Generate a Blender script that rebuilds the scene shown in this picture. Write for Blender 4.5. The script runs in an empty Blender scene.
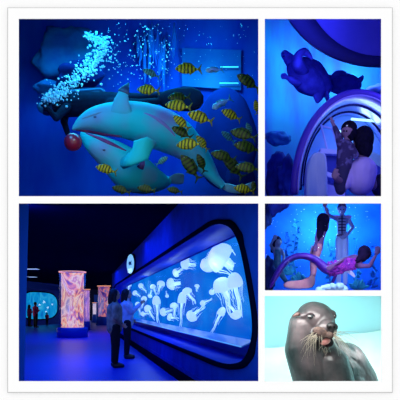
import bpy, bmesh, math, random
from mathutils import Vector, Matrix, Quaternion
from mathutils.bvhtree import BVHTree
random.seed(7)
sc = bpy.context.scene
COL = sc.collection
PI = math.pi
EYE, F, CX, HY = 1.275, 500.0, 200.0, 308.0

def P(px, py, Y):
    """world point seen at photograph position (px,py) standing Y metres into the scene"""
    return Vector(((px-CX)/F*Y, Y, EYE+(HY-py)/F*Y))

# ------------------------------------------------------------------ materials
def mat(name, c, rough=.5, c2=None, nscale=4, bump=0, bscale=None, metal=0, emit=None, estr=0, trans=0, ior=1.45,
        alpha=1, spec=None, coat=0, subsurf=0, detail=4, contrast=(.35, .65), stretch=(1, 1, 1)):
    m = bpy.data.materials.new(name); m.use_nodes = True
    nt = m.node_tree; N = nt.nodes; L = nt.links
    b = N['Principled BSDF']
    b.inputs['Base Color'].default_value = (*c, 1); b.inputs['Roughness'].default_value = rough
    b.inputs['Metallic'].default_value = metal; b.inputs['IOR'].default_value = ior
    b.inputs['Transmission Weight'].default_value = trans; b.inputs['Alpha'].default_value = alpha
    b.inputs['Coat Weight'].default_value = coat
    if spec is not None: b.inputs['Specular IOR Level'].default_value = spec
    if rough >= .5 and spec is None: b.inputs['Specular IOR Level'].default_value = .2
    if subsurf: b.inputs['Subsurface Weight'].default_value = subsurf
    if emit: b.inputs['Emission Color'].default_value = (*emit, 1); b.inputs['Emission Strength'].default_value = estr
    tc = N.new('ShaderNodeTexCoord'); mp = N.new('ShaderNodeMapping'); mp.inputs['Scale'].default_value = stretch
    L.new(tc.outputs['Object'], mp.inputs['Vector'])
    if c2:
        n = N.new('ShaderNodeTexNoise'); n.inputs['Scale'].default_value = nscale; n.inputs['Detail'].default_value = detail
        L.new(mp.outputs[0], n.inputs['Vector'])
        r = N.new('ShaderNodeValToRGB'); r.color_ramp.elements[0].position = contrast[0]; r.color_ramp.elements[1].position = contrast[1]
        r.color_ramp.elements[0].color = (*c, 1); r.color_ramp.elements[1].color = (*c2, 1)
        L.new(n.outputs['Fac'], r.inputs['Fac']); L.new(r.outputs['Color'], b.inputs['Base Color'])
    if bump:
        n2 = N.new('ShaderNodeTexNoise'); n2.inputs['Scale'].default_value = bscale or nscale*3; n2.inputs['Detail'].default_value = 5
        L.new(mp.outputs[0], n2.inputs['Vector'])
        bp = N.new('ShaderNodeBump'); bp.inputs['Strength'].default_value = bump; bp.inputs['Distance'].default_value = .02
        L.new(n2.outputs['Fac'], bp.inputs['Height']); L.new(bp.outputs['Normal'], b.inputs['Normal'])
    return m

def glass(name, c=(1, 1, 1), gloss=.06):
    m = bpy.data.materials.new(name); m.use_nodes = True
    nt = m.node_tree; N = nt.nodes; L = nt.links; N.remove(N['Principled BSDF'])
    t = N.new('ShaderNodeBsdfTransparent'); t.inputs[0].default_value = (*c, 1)
    g = N.new('ShaderNodeBsdfGlossy'); g.inputs['Roughness'].default_value = .05
    x = N.new('ShaderNodeMixShader'); x.inputs[0].default_value = gloss
    L.new(t.outputs[0], x.inputs[1]); L.new(g.outputs[0], x.inputs[2]); L.new(x.outputs[0], N['Material Output'].inputs['Surface'])
    return m

def ramp_emit(name, stops, scale=3, strength=1, distort=1.5, stretch=(1, 1, 1), base=(.02, .02, .05)):
    """a backlit, patterned display"""
    m = mat(name, base, .9, spec=0); N = m.node_tree.nodes; L = m.node_tree.links; b = N['Principled BSDF']
    tc = N.new('ShaderNodeTexCoord'); mp = N.new('ShaderNodeMapping'); mp.inputs['Scale'].default_value = stretch
    L.new(tc.outputs['Object'], mp.inputs[0])
    n = N.new('ShaderNodeTexNoise'); n.inputs['Scale'].default_value = scale; n.inputs['Distortion'].default_value = distort
    n.inputs['Detail'].default_value = 3
    L.new(mp.outputs[0], n.inputs['Vector'])
    r = N.new('ShaderNodeValToRGB'); cr = r.color_ramp
    while len(cr.elements) < len(stops): cr.elements.new(.5)
    for e, (p, c) in zip(cr.elements, stops): e.position = p; e.color = (*c, 1)
    L.new(n.outputs['Fac'], r.inputs[0]); L.new(r.outputs[0], b.inputs['Emission Color']); b.inputs['Emission Strength'].default_value = strength
    return m

def striped(name, ca, cb, scale, rough=.35, axis='X'):
    m = mat(name, ca, rough, spec=.3); N = m.node_tree.nodes; L = m.node_tree.links; b = N['Principled BSDF']
    tc = N.new('ShaderNodeTexCoord'); w = N.new('ShaderNodeTexWave'); w.bands_direction = axis
    w.inputs['Scale'].default_value = scale; w.inputs['Distortion'].default_value = 3; w.inputs['Detail'].default_value = 2
    L.new(tc.outputs['Object'], w.inputs['Vector'])
    r = N.new('ShaderNodeValToRGB'); r.color_ramp.elements[0].position = .3; r.color_ramp.elements[1].position = .55
    r.color_ramp.elements[0].color = (*cb, 1); r.color_ramp.elements[1].color = (*ca, 1)
    L.new(w.outputs['Fac'], r.inputs[0]); L.new(r.outputs[0], b.inputs['Base Color'])
    return m

# ------------------------------------------------------------------ mesh helpers
def box(bm, c, s, R=None):
    M = Matrix.Translation(c) @ (R.to_4x4() if R else Matrix()) @ Matrix.Diagonal((*s, 1))
    bmesh.ops.create_cube(bm, size=1, matrix=M)

def ell(bm, c, r, R=None, u=20, v=12):
    if not hasattr(r, '__len__'): r = (r, r, r)
    M = Matrix.Translation(c) @ (R.to_4x4() if R else Matrix()) @ Matrix.Diagonal((*r, 1))
    bmesh.ops.create_uvsphere(bm, u_segments=u, v_segments=v, radius=1, matrix=M)

def cap(bm, a, ra, b, rb, n=14):
    """tapered capsule"""
    a = Vector(a); b = Vector(b); d = (b-a)
    if d.length < 1e-6: ell(bm, a, ra); return
    d.normalize(); pts = []; rad = []
    for k in range(0, 5):
        t = -PI/2+PI/2*k/5+.0001; pts.append(a+d*ra*math.sin(t)); rad.append(max(ra*math.cos(t), ra*.04))
    pts.append(a); rad.append(ra); pts.append(b); rad.append(rb)
    for k in range(1, 6):
        t = PI/2*k/5-.0001; pts.append(b+d*rb*math.sin(t)); rad.append(max(rb*math.cos(t), rb*.04))
    tube(bm, pts, rad, n)

def tube(bm, pts, rad, n=12, up=None, close=True):
    """sweep an ellipse; rad entries are r or (r_side, r_up)"""
    pts = [Vector(p) for p in pts]; rings = []
    T0 = (pts[1]-pts[0]).normalized()
    ref = Vector(up) if up else (Vector((0, 0, 1)) if abs(T0.z) < .9 else Vector((0, 1, 0)))
    U = (ref-T0*ref.dot(T0)).normalized()
    for i, p in enumerate(pts):
        T = (pts[min(i+1, len(pts)-1)]-pts[max(i-1, 0)])
        if T.length < 1e-9: T = T0
        T.normalize()
        if up:
            r2 = Vector(up); U2 = r2-T*r2.dot(T)
            U = U2.normalized() if U2.length > .05 else (U-T*U.dot(T)).normalized()
        else: U = (U-T*U.dot(T)).normalized()
        S = T.cross(U)
        r = rad[i] if hasattr(rad, '__len__') else rad
        rs, ru = r if hasattr(r, '__len__') else (r, r)
        rings.append([bm.verts.new(p+S*rs*math.cos(2*PI*k/n)+U*ru*math.sin(2*PI*k/n)) for k in range(n)])
    for a, b in zip(rings, rings[1:]):
        for k in range(n): bm.faces.new((a[k], a[(k+1) % n], b[(k+1) % n], b[k]))
    if close:
        bm.faces.new(rings[0][::-1]); bm.faces.new(rings[-1])

def spline(pts, k=6):
    """Catmull-Rom through tuples of any length"""
    out = []; n = len(pts)
    for i in range(n-1):
        p0 = pts[max(i-1, 0)]; p1 = pts[i]; p2 = pts[i+1]; p3 = pts[min(i+2, n-1)]
        for j in range(k):
            t = j/k
            out.append(tuple(.5*((2*b)+(-a+c)*t+(2*a-5*b+4*c-d)*t*t+(-a+3*b-3*c+d)*t**3) for a, b, c, d in zip(p0, p1, p2, p3)))
    out.append(tuple(pts[-1])); return out

def plate(bm, pts, th, nrm=None):
    """closed polygon with thickness, bulged a little in the middle"""
    pts = [Vector(p) for p in pts]
    c = sum(pts, Vector())/len(pts)
    n = Vector(nrm) if nrm else (pts[1]-pts[0]).cross(pts[2]-pts[0]).normalized()
    rim = [bm.verts.new(p) for p in pts]
    inner = [[bm.verts.new(c+(p-c)*.6+n*s*th/2) for p in pts] for s in (1, -1)]
    cc = [bm.verts.new(c+n*s*th*.6) for s in (1, -1)]; N = len(pts)
    for q, ring in enumerate(inner):
        for k in range(N):
            j = (k+1) % N
            bm.faces.new((rim[k], rim[j], ring[j], ring[k])); bm.faces.new((ring[k], ring[j], cc[q]))
    bmesh.ops.recalc_face_normals(bm, faces=bm.faces)

def slab(bm, quad, th):
    """flat quad extruded by vector th"""
    q = [Vector(v) for v in quad]; th = Vector(th)
    a = [bm.verts.new(v) for v in q]; b = [bm.verts.new(v+th) for v in q]
    bm.faces.new(a); bm.faces.new(b[::-1])
    for k in range(len(q)): bm.faces.new((a[k], b[k], b[(k+1) % len(q)], a[(k+1) % len(q)]))
    bmesh.ops.recalc_face_normals(bm, faces=bm.faces)

def lathe(bm, prof, c=(0, 0, 0), n=32, closed=False):
    c = Vector(c); rings = []
    for r, z in prof:
        rings.append([bm.verts.new(c+Vector((max(r, 1e-4)*math.cos(2*PI*k/n), max(r, 1e-4)*math.sin(2*PI*k/n), z))) for k in range(n)])
    for a, b in zip(rings, rings[1:]):
        for k in range(n): bm.faces.new((a[k], a[(k+1) % n], b[(k+1) % n], b[k]))
    if closed:
        for k in range(n): bm.faces.new((rings[-1][k], rings[-1][(k+1) % n], rings[0][(k+1) % n], rings[0][k]))
    else:
        bm.faces.new(rings[0][::-1]); bm.faces.new(rings[-1])
    bmesh.ops.recalc_face_normals(bm, faces=bm.faces)

OFF = {}
def obj(name, bm, m, parent=None, smooth=True, voxel=0, sub=0, bevel=0, relax=2):
    off = OFF.get(parent.name, Vector()) if parent else Vector()
    me = bpy.data.meshes.new(name)
    if parent: bmesh.ops.translate(bm, verts=bm.verts, vec=-off)
    bmesh.ops.recalc_face_normals(bm, faces=bm.faces)
    bm.to_mesh(me); bm.free()
    if smooth:
        for p in me.polygons: p.use_smooth = True
    me.materials.append(m)
    o = bpy.data.objects.new(name, me); COL.objects.link(o)
    if parent: o.parent = parent
    OFF[o.name] = off.copy()
    if bevel:
        q = o.modifiers.new('bevel', 'BEVEL'); q.width = bevel; q.segments = 3; q.limit_method = 'ANGLE'
    if voxel:
        q = o.modifiers.new('remesh', 'REMESH'); q.mode = 'VOXEL'; q.voxel_size = voxel; q.use_smooth_shade = True
        s = o.modifiers.new('relax', 'SMOOTH'); s.factor = .6; s.iterations = relax
    if sub:
        q = o.modifiers.new('sub', 'SUBSURF'); q.levels = sub; q.render_levels = sub
    return o

def thing(name, label, cat, loc, group=None):
    o = bpy.data.objects.new(name, None); o.empty_display_size = .1; COL.objects.link(o)
    o.location = loc; OFF[o.name] = Vector(loc)
    o['label'] = label; o['category'] = cat
    if group: o['group'] = group
    return o

def tag(o, label, cat, group=None, kind=None):
    o['label'] = label; o['category'] = cat
    if group: o['group'] = group
    if kind: o['kind'] = kind
    return o

def struct(name, bm, m, parent=None, smooth=False, **k):
    o = obj(name, bm, m, parent, smooth, **k)
    if not parent: o['kind'] = 'structure'
    return o

def copy_tree(o, parent=None):
    c = o.copy(); COL.objects.link(c)
    if parent: c.parent = parent
    for ch in list(o.children): copy_tree(ch, c)
    return c

def B(): return bmesh.new()

def area(name, loc, target, sx, sy, col, power, spread=PI):
    l = bpy.data.lights.new(name, 'AREA'); l.shape = 'RECTANGLE'; l.size = sx; l.size_y = sy; l.color = col; l.energy = power; l.spread = spread
    o = bpy.data.objects.new(name, l); COL.objects.link(o); o.location = loc
    o.rotation_euler = (Vector(target)-Vector(loc)).to_track_quat('-Z', 'Y').to_euler(); return o

def point(name, loc, col, power, r=.1):
    l = bpy.data.lights.new(name, 'POINT'); l.color = col; l.energy = power; l.shadow_soft_size = r
    o = bpy.data.objects.new(name, l); COL.objects.link(o); o.location = loc; return o

def spot(name, loc, target, col, power, ang=60, r=.1, blend=.6):
    l = bpy.data.lights.new(name, 'SPOT'); l.color = col; l.energy = power; l.spot_size = math.radians(ang); l.spot_blend = blend; l.shadow_soft_size = r
    o = bpy.data.objects.new(name, l); COL.objects.link(o); o.location = loc
    o.rotation_euler = (Vector(target)-Vector(loc)).to_track_quat('-Z', 'Y').to_euler(); return o

# ------------------------------------------------------------------ camera, world
cam = bpy.data.objects.new('camera', bpy.data.cameras.new('camera')); COL.objects.link(cam)
cam.location = (0, 0, EYE); cam.rotation_euler = (PI/2, 0, 0)
cam.data.sensor_width = 36; cam.data.lens = F/400*36; cam.data.shift_y = (HY-200)/400; cam.data.clip_end = 300
sc.camera = cam
w = bpy.data.worlds.new('world'); sc.world = w; w.use_nodes = True
w.node_tree.nodes['Background'].inputs[0].default_value = (1, 1, 1, 1)
w.node_tree.nodes['Background'].inputs[1].default_value = 1.07
sc.view_settings.view_transform = 'Standard'; sc.view_settings.look = 'None'
sc.view_settings.exposure = 0; sc.view_settings.gamma = 1
sc.cycles.use_denoising = True
sc.cycles.max_bounces = 8; sc.cycles.transparent_max_bounces = 12
sc.cycles.sample_clamp_indirect = 4

# ------------------------------------------------------------------ front wall and white mount with five openings
YC = 5.0
WHITE = mat('white_card', (.93, .93, .93), .9, spec=.1)
WALLW = mat('white_wall', (.93, .93, .93), .9, spec=.1)
def grid_with_holes(bm, xs, ys, holes, Y0, Y1):
    """slab in px coords at depth YC cut by rectangular openings"""
    def g(px, py, Y): p = P(px, py, YC); p.y = Y; return p
    xs = sorted(set(xs)); ys = sorted(set(ys))
    def solid(i, j):
        if i < 0 or j < 0 or i >= len(xs)-1 or j >= len(ys)-1: return False
        cx = (xs[i]+xs[i+1])/2; cy = (ys[j]+ys[j+1])/2
        return not any(h[0] < cx < h[2] and h[1] < cy < h[3] for h in holes)
    V = {}
    def v(i, j, Y):
        if (i, j, Y) not in V: V[(i, j, Y)] = bm.verts.new(g(xs[i], ys[j], Y))
        return V[(i, j, Y)]
    for i in range(len(xs)-1):
        for j in range(len(ys)-1):
            if not solid(i, j): continue
            bm.faces.new((v(i, j, Y0), v(i+1, j, Y0), v(i+1, j+1, Y0), v(i, j+1, Y0)))
            bm.faces.new((v(i, j+1, Y1), v(i+1, j+1, Y1), v(i+1, j, Y1), v(i, j, Y1)))
            for di, dj, a, b in ((-1, 0, (i, j), (i, j+1)), (1, 0, (i+1, j+1), (i+1, j)), (0, -1, (i+1, j), (i, j)), (0, 1, (i, j+1), (i+1, j+1))):
                if not solid(i+di, j+dj): bm.faces.new((v(*a, Y0), v(*b, Y0), v(*b, Y1), v(*a, Y1)))
PA, PB, PC, PD, PE = (18.7, 18.7, 258.4, 196.2), (264.8, 18.7, 381.2, 196.2), (18.7, 203.4, 258.4, 381.2), (264.8, 203.4, 381.2, 290.3), (264.8, 296, 381.2, 381.2)
holes = [PA, PB, PC, PD, PE]
bm = B(); grid_with_holes(bm, [8, 392]+[h[0] for h in holes]+[h[2] for h in holes], [8, 392]+[h[1] for h in holes]+[h[3] for h in holes], holes, YC, YC+.006)
card = obj('display_mount', bm, WHITE, None, False)
tag(card, 'large square white mount with five rectangular openings on the white wall', 'picture mount')
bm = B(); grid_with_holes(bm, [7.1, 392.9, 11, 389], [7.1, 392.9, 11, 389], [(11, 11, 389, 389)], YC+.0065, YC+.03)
obj('spacer_shadow_rim', bm, mat('shadow_grey', (.50, .50, .50), .9), card, False)  # grey rim past the card edge, coloured to stand in for its drop shadow
bm = B(); big = (11, 11, 389, 389)
grid_with_holes(bm, [-500, 900, 11, 389], [-300, 700, 11, 389], [big], YC+.03, YC+.045)
struct('wall_front', bm, WALLW)

# ------------------------------------------------------------------ enclosures behind the openings
def enclosure(b, Y0, Y1, ms, sides='LRTBF', th=.012, outer=''):
    x0, y0, x1, y1 = b
    q = {}; Yn = Y0
    q['L'] = ([P(x0, y0, Y0), P(x0, y1, Y0), P(x0, y1, Y1), P(x0, y0, Y1)], (-th, 0, 0), 'wall_left')
    q['R'] = ([P(x1, y0, Y0), P(x1, y1, Y0), P(x1, y1, Y1), P(x1, y0, Y1)], (th, 0, 0), 'wall_right')
    q['T'] = ([P(x0, y0, Y0), P(x1, y0, Y0), P(x1, y0, Y1), P(x0, y0, Y1)], (0, 0, th), 'ceiling')
    q['B'] = ([P(x0, y1, Y0), P(x1, y1, Y0), P(x1, y1, Y1), P(x0, y1, Y1)], (0, 0, -th), 'floor')
    q['F'] = ([P(x0, y0, Y1), P(x1, y0, Y1), P(x1, y1, Y1), P(x0, y1, Y1)], (0, th, 0), 'wall_back')
    for s in sides:
        quad, t, nm = q[s]
        E = Vector((0, 0, EYE)); nq = []
        for v in quad:
            d = v-E; px = CX+d.x/d.y*F; py = HY-d.z/d.y*F
            nq.append(E+d*((YC+.25)/d.y) if abs(v.y-Y0) < 1e-4 and (px < 11 or px > 389 or py < 11 or py > 389) else v)
        quad = nq
        bm = B(); slab(bm, quad, t)
        struct(nm, bm, ms.get(s, ms['*']))
YB = YC+.012

# =================================================================== PANEL A : dolphin tank
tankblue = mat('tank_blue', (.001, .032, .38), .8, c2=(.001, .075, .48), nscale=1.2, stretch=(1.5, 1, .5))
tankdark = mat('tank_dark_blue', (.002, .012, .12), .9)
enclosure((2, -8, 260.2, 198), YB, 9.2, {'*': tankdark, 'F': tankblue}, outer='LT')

# far acrylic viewing window with two tube lights
wp = thing('viewing_window', 'pale blue far viewing window with two glowing cyan tube lights', 'window', P(213, 90, 9.12))
bm = B(); slab(bm, [P(182, 48, 9.12), P(241, 50, 9.12), P(241, 90, 9.12), P(182, 86, 9.12)], (0, .05, 0))
obj('pane', bm, mat('far_window', (.004, .13, .38), .4, c2=(.004, .06, .32), nscale=1.4), wp, False)
tl = mat('cyan_tube', (.1, .7, .8), .4, emit=(.05, .6, .85), estr=.9)
for y, x0, x1 in ((67, 221, 238), (83.2, 220, 238)):
    bm = B(); cap(bm, P(x0, y, 9.05), .012, P(x1, y, 9.05), .012); obj('tube_light', bm, tl, wp)

# rocks at the back
def rock(name, label, px, py, Y, r, m, seed, cat='rock', jag=.35, flat=.5, grp=None, tilt=0):
    random.seed(seed); bm = B(); bmesh.ops.create_icosphere(bm, subdivisions=4, radius=1)
    from mathutils import noise
    R = Matrix.Rotation(tilt, 3, 'Y')
    for v in bm.verts:
        n = noise.fractal(v.co*1.4+Vector((seed*3.1, 0, 0)), 1, 2, 4)
        v.co *= 1+jag*n
        v.co = R @ Vector((v.co.x*r[0], v.co.y*r[0]*flat, v.co.z*r[1]))
    c = P(px, py, Y)
    for v in bm.verts: v.co += c
    o = obj(name, bm, m); tag(o, label, cat, grp); return o
rk1 = mat('rock_teal', (.01, .16, .34), .9, c2=(.01, .08, .28), nscale=3, bump=.4)
rk2 = mat('rock_deep', (.002, .008, .09), .9, c2=(.003, .014, .13), nscale=3, bump=.4)
rock('rock', 'pale teal rock face in the upper left of the dolphin tank', 68, 55, 8.75, (.56, .5), rk1, 3, flat=.35)
rock('rock', 'dark rounded rock in front of the pale teal rock face', 79, 75, 8.2, (.38, .25), rk2, 5, flat=.5, tilt=-.3)
rock('rock', 'small teal rock ledge below the dark rounded rock, left of the bubbles', 50, 88, 8.3, (.24, .12), rk1, 9, flat=.5)
rock('rock', 'broad dark blue domed rock behind the shoal at the right', 226, 140, 8.6, (.54, .86), mat('rock_blue', (.004, .03, .24), .9, c2=(.003, .02, .17), nscale=2), 11, jag=.06, flat=.3)
rock('rock', 'low dark rock beneath the tail of the upper dolphin', 240, 178, 8.2, (.24, .28), rk2, 13, jag=.15, flat=.5)

# dolphins
dskin = mat('dolphin_skin', (.01, .56, .60), .6, c2=(.20, .22, .50), nscale=1.5, contrast=(.52, .74), spec=.15, detail=2, bump=.25, bscale=5)
ddark = mat('dolphin_dark', (.03, .06, .14), .4)
dpink = mat('mouth_pink', (.28, .06, .2), .5, c2=(.12, .03, .14), nscale=8)
def ray_hit(bvh, px, py):
    o = Vector((0, 0, EYE)); d = (P(px, py, 5)-o).normalized()
    h = bvh.ray_cast(o, d); return h[0]
def dolphin(label, path, Ymid):
    root = thing('dolphin', label, 'dolphin', P(path[3][0], path[3][1], path[3][2]), 'dolphins nose to nose in the large tank')
    sp = spline(path, 7); bm = B()
    tube(bm, [P(a, b, c) for a, b, c, r in sp], [(r/F*c*.92, r/F*c) for a, b, c, r in sp], 28, up=(0, -1, 0))
    bvh = BVHTree.FromBMesh(bm)
    body = obj('body', bm, dskin, root); return root, body, bvh
up_path = [(72.5, 129.5, 6.9, 1), (76, 127, 6.92, 3.8), (84, 123, 6.95, 8.6), (97, 119.5, 7, 13.5), (116, 119.5, 7.05, 18), (138, 122, 7.1, 20.5), (160, 129, 7.15, 22), (179, 139, 7.2, 19.5), (195.5, 154, 7.25, 14), (207, 168, 7.3, 9.5), (216, 179.5, 7.3, 5.5), (224, 187, 7.3, 4)]
d1, b1, v1 = dolphin('upper pale dolphin with a raised flipper and its back arched to the right', up_path, 7)
def surf_tube(name, pts, w, m, parent, bvh, lift=.004):
    out = []
    for a, b in spline(pts, 5):
        h = ray_hit(bvh, a, b)
        if h: out.append(h+(Vector((0, 0, EYE))-h).normalized()*lift)
    if len(out) < 2: return None
    bm = B(); n = len(out)
    tube(bm, out, [w*(.25+.75*math.sin(PI*min(max((i+.5)/n, .05), .95))) for i in range(n)], 8); return obj(name, bm, m, parent)
surf_tube('mouth', [(76, 130), (90, 131), (105, 134), (122, 136)], .03, dpink, d1, v1, -.008)
surf_tube('belly_band', [(140, 112), (155, 118), (168, 128), (180, 142)], .03, mat('pinkish_skin', (.22, .20, .48), .6), d1, v1, -.018)
e = ray_hit(v1, 95, 117)
bm = B(); ell(bm, e, (.022, .012, .014)); obj('eye', bm, ddark, d1)
surf_tube('brow', [(82, 119), (92, 115), (102, 112)], .018, mat('grey_skin', (.14, .28, .4), .5), d1, v1, -.004)
# raised flipper with dark tip
bm = B(); tube(bm, [P(*q) for q in ((122, 120, 6.88), (121, 110, 6.8), (121.5, 100, 6.78), (124, 91, 6.78), (127, 85.5, 6.8))], [(.03, .175), (.028, .14), (.022, .10), (.016, .06), (.008, .02)], 14, up=(1, 0, 0))
fl = obj('flipper', bm, dskin, d1)
bm = B(); tube(bm, [P(*q) for q in ((123.3, 93, 6.78), (125, 89.2, 6.785), (128.8, 83, 6.8))], [(.023, .088), (.02, .065), (.006, .012)], 14, up=(1, 0, 0))
obj('flipper_tip', bm, ddark, fl)
# flukes
bm = B(); plate(bm, [P(219, 182, 7.28), P(229, 183, 7.2), P(238, 187.5, 7.15), P(248, 185.5, 7.1), P(257.6, 178.5, 7.05), P(258.8, 184, 7.1), P(250, 192.5, 7.2), P(238, 195.2, 7.3), P(226, 193.2, 7.35), P(218, 188, 7.35)], .05)
obj('fluke', bm, mat('fluke_skin', (.22, .62, .72), .4), d1, sub=2)

lo_path = [(81, 133, 6.8, 1.5), (84.5, 136.5, 6.8, 5), (91, 142, 6.82, 9.5), (103, 150, 6.85, 14.5), (116, 159, 6.95, 18.5), (130, 170.5, 7.05, 22), (143, 177, 7.2, 18.5), (154, 180.5, 7.35, 13), (163, 181.5, 7.5, 8), (170, 180.5, 7.55, 4)]
d2, b2, v2 = dolphin('lower pale dolphin rising beneath the other with a red ball at its nose', lo_path, 6.9)
surf_tube('mouth', [(86, 133.5), (100, 139), (113, 145), (126, 151)], .03, dpink, d2, v2, -.008)
e = ray_hit(v2, 104, 150); bm = B(); ell(bm, e, (.02, .012, .013)); obj('eye', bm, ddark, d2)
bm = B(); tube(bm, [P(*q) for q in ((124, 163, 6.6), (133, 157, 6.45), (141, 150, 6.4), (149, 144.5, 6.45), (156, 143, 6.5))], [(.06, .09), (.05, .15), (.035, .15), (.022, .10), (.008, .02)], 16, up=(.5, 0, .85))
obj('flipper', bm, dskin, d2)
bm = B(); tube(bm, [P(*q) for q in ((140, 168, 6.75), (142.5, 163.5, 6.7), (144, 159.5, 6.7))], [(.02, .05), (.018, .04), (.006, .01)], 10, up=(1, 0, 0))
obj('pink_fold', bm, mat('fold_violet', (.20, .12, .36), .5), d2)
bm = B(); plate(bm, [P(166, 178, 7.5), P(172, 174, 7.4), P(178, 171.5, 7.3), P(187, 173.5, 7.3), P(184, 177.5, 7.4), P(186, 185, 7.5), P(177, 185.5, 7.55), P(168, 184, 7.6)], .05)
obj('fluke', bm, mat('fluke_pale', (.12, .36, .5), .4), d2, sub=2)
# pink lip ridge on the nose resting near the ball
ballm = mat('red_ball', (.33, .012, .03), .35, c2=(.22, .01, .05), nscale=6, coat=.4)
ball = thing('toy_ball', 'dark red ball touching the nose of the lower dolphin', 'ball', P(73, 142, 6.55))
bm = B(); ell(bm, P(73, 142, 6.55), .113, u=32, v=20); shell = obj('ball_shell', bm, ballm, ball)
bm = B(); ell(bm, P(76.3, 142.5, 6.55)+Vector((0, -.105, 0)), (.013, .006, .013)); obj('valve', bm, mat('valve', (.6, .35, .3), .5), ball)
bm = B(); tube(bm, [P(73, 142, 6.55)+Vector((.115*math.cos(t), 0, .115*math.sin(t))) for t in [2*PI*k/40 for k in range(41)]], .004, 6, close=False); obj('seam', bm, mat('seam', (.15, .01, .03), .5), ball)

# diver in black wetsuit behind the dolphins
wet = mat('wetsuit', (.002, .004, .022), .8, c2=(.003, .008, .035), nscale=6, bump=.2)
dv = thing('person', 'diver in a black wetsuit and fins swimming flat behind the two dolphins', 'person', P(100, 106, 8))
bm = B(); Yd = 8
cap(bm, P(51, 106.5, Yd-.1), .095, P(64, 104, Yd), .11); cap(bm, P(68, 106, Yd), .17, P(92, 104, Yd), .19); cap(bm, P(92, 104, Yd), .18, P(112, 103, Yd), .17)
for dz, yy in ((3, Yd-.12), (-3, Yd+.12)):
    cap(bm, P(112, 103+dz, yy), .12, P(138, 101+dz, yy), .08); cap(bm, P(138, 101+dz, yy), .075, P(160, 98+dz, yy), .05); cap(bm, P(160, 98+dz, yy), .05, P(166, 97+dz, yy), .045)
cap(bm, P(66, 108, Yd-.2), .075, P(56, 118, Yd-.35), .055); cap(bm, P(56, 118, Yd-.35), .05, P(47, 108, Yd-.45), .038)
ell(bm, P(45, 105, Yd-.46), (.05, .04, .06))
for k in range(4): cap(bm, P(45, 104+k*1.2-1.5, Yd-.46), .016, P(40.5, 102.5+k*1.6-1.5, Yd-.47), .012)
cap(bm, P(46, 107, Yd-.45), .017, P(44.5, 111, Yd-.45), .013)
cap(bm, P(66, 107, Yd+.2), .075, P(64, 122, Yd+.15), .06); cap(bm, P(64, 122, Yd+.15), .055, P(68, 134, Yd+.05), .045)
body = obj('body', bm, wet, dv, voxel=.016)
bm = B(); ell(bm, P(47, 107, Yd-.1), (.13, .13, .13)); obj('hood', bm, mat('hood', (.005, .03, .11), .5, c2=(.01, .05, .17), nscale=8), dv)
bm = B(); ell(bm, P(41.5, 108, Yd-.15), (.06, .11, .075)); obj('mask', bm, mat('mask_glass', (.02, .2, .35), .1, coat=1), dv)
bm = B(); cap(bm, P(72, 95, Yd), .09, P(100, 93, Yd), .09); obj('air_tank', bm, mat('air_tank', (.02, .05, .12), .3, metal=.5), dv)
bm = B(); tube(bm, [P(*q) for q in ((72, 95, 7.9), (62, 96, 7.75), (52, 101, 7.75), (47, 107, 7.8))], .018, 8); obj('hose', bm, wet, dv)
for q, (yy, dz) in enumerate(((Yd-.14, 0), (Yd+.16, 3))):
    bm = B(); tube(bm, [P(*t) for t in ((158, 98+dz, yy), (166, 98+dz, yy), (178, 98+dz, yy), (192, 98+dz, yy), (200, 98+dz, yy), (203.5, 98+dz, yy))], [(.03, .05), (.03, .12), (.02, .17), (.015, .175), (.01, .12), (.005, .03)], 14, up=(0, 0, 1))
    obj('swim_fin', bm, wet, dv)

# bubbles
bubm = mat('bubble', (.5, .8, .95), .15, spec=1, coat=1, emit=(.1, .5, .8), estr=.0)
bm = B(); random.seed(5)
trail = spline([(44, 99), (54, 96), (64, 90), (76, 78), (88, 68), (97, 58), (104, 46), (97, 40), (87, 36)], 10)
for i in range(950):
    t = random.random(); k = int(t*(len(trail)-1)); a, b = trail[k][:2]
    s = 3.2+5.5*math.sin(PI*min(t*1.15, 1)); q = random.choice((.5, .5, .62, .95)); px = random.gauss(a, s*q); py = random.gauss(b, s*q)
    if py < 30 or px < 24: continue
    bmesh.ops.create_icosphere(bm, subdivisions=1, radius=random.choice((.006, .008, .01, .012, .015, .019, .024)), matrix=Matrix.Translation(P(px, py, random.uniform(7.2, 7.8))))
o = obj('bubble_plume', bm, bubm); tag(o, 'dense plume of white air bubbles rising from the diver', 'bubbles', kind='stuff')
bm = B()
for i in range(230):
    px = random.uniform(108, 172); py = random.choice((random.gauss(62, 15), random.gauss(45, 16)))
    if not 22 < py < 92: continue
    bmesh.ops.create_icosphere(bm, subdivisions=1, radius=random.choice((.005, .007, .009, .013)), matrix=Matrix.Translation(P(px, py, random.uniform(7.4, 8.6))))
for i in range(60):
    bmesh.ops.create_icosphere(bm, subdivisions=1, radius=random.choice((.004, .006)), matrix=Matrix.Translation(P(random.uniform(170, 256), random.uniform(22, 80), random.uniform(7.4, 8.6))))
o = obj('bubble_scatter', bm, bubm); tag(o, 'loose scatter of tiny bubbles high in the dolphin tank', 'bubbles', kind='stuff')
# falling streams of bubbles in front of the back wall
strm = mat('curtain', (.01, .16, .50), .5, c2=(.005, .08, .42), nscale=6, stretch=(1, 1, .2))
bm = B()
for i in range(16):
    px = random.uniform(132, 182); y0 = random.uniform(20, 40); y1 = y0+random.uniform(25, 60)
    pts = [P(px+random.uniform(-.8, .8), y0+(y1-y0)*k/6, 9.05) for k in range(7)]
    tube(bm, pts, [.004, .02, .03, .035, .03, .02, .004], 6)
o = obj('bubble_streams', bm, strm); tag(o, 'thin vertical bubble streams against the back of the dolphin tank', 'bubbles', kind='stuff')

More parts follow.
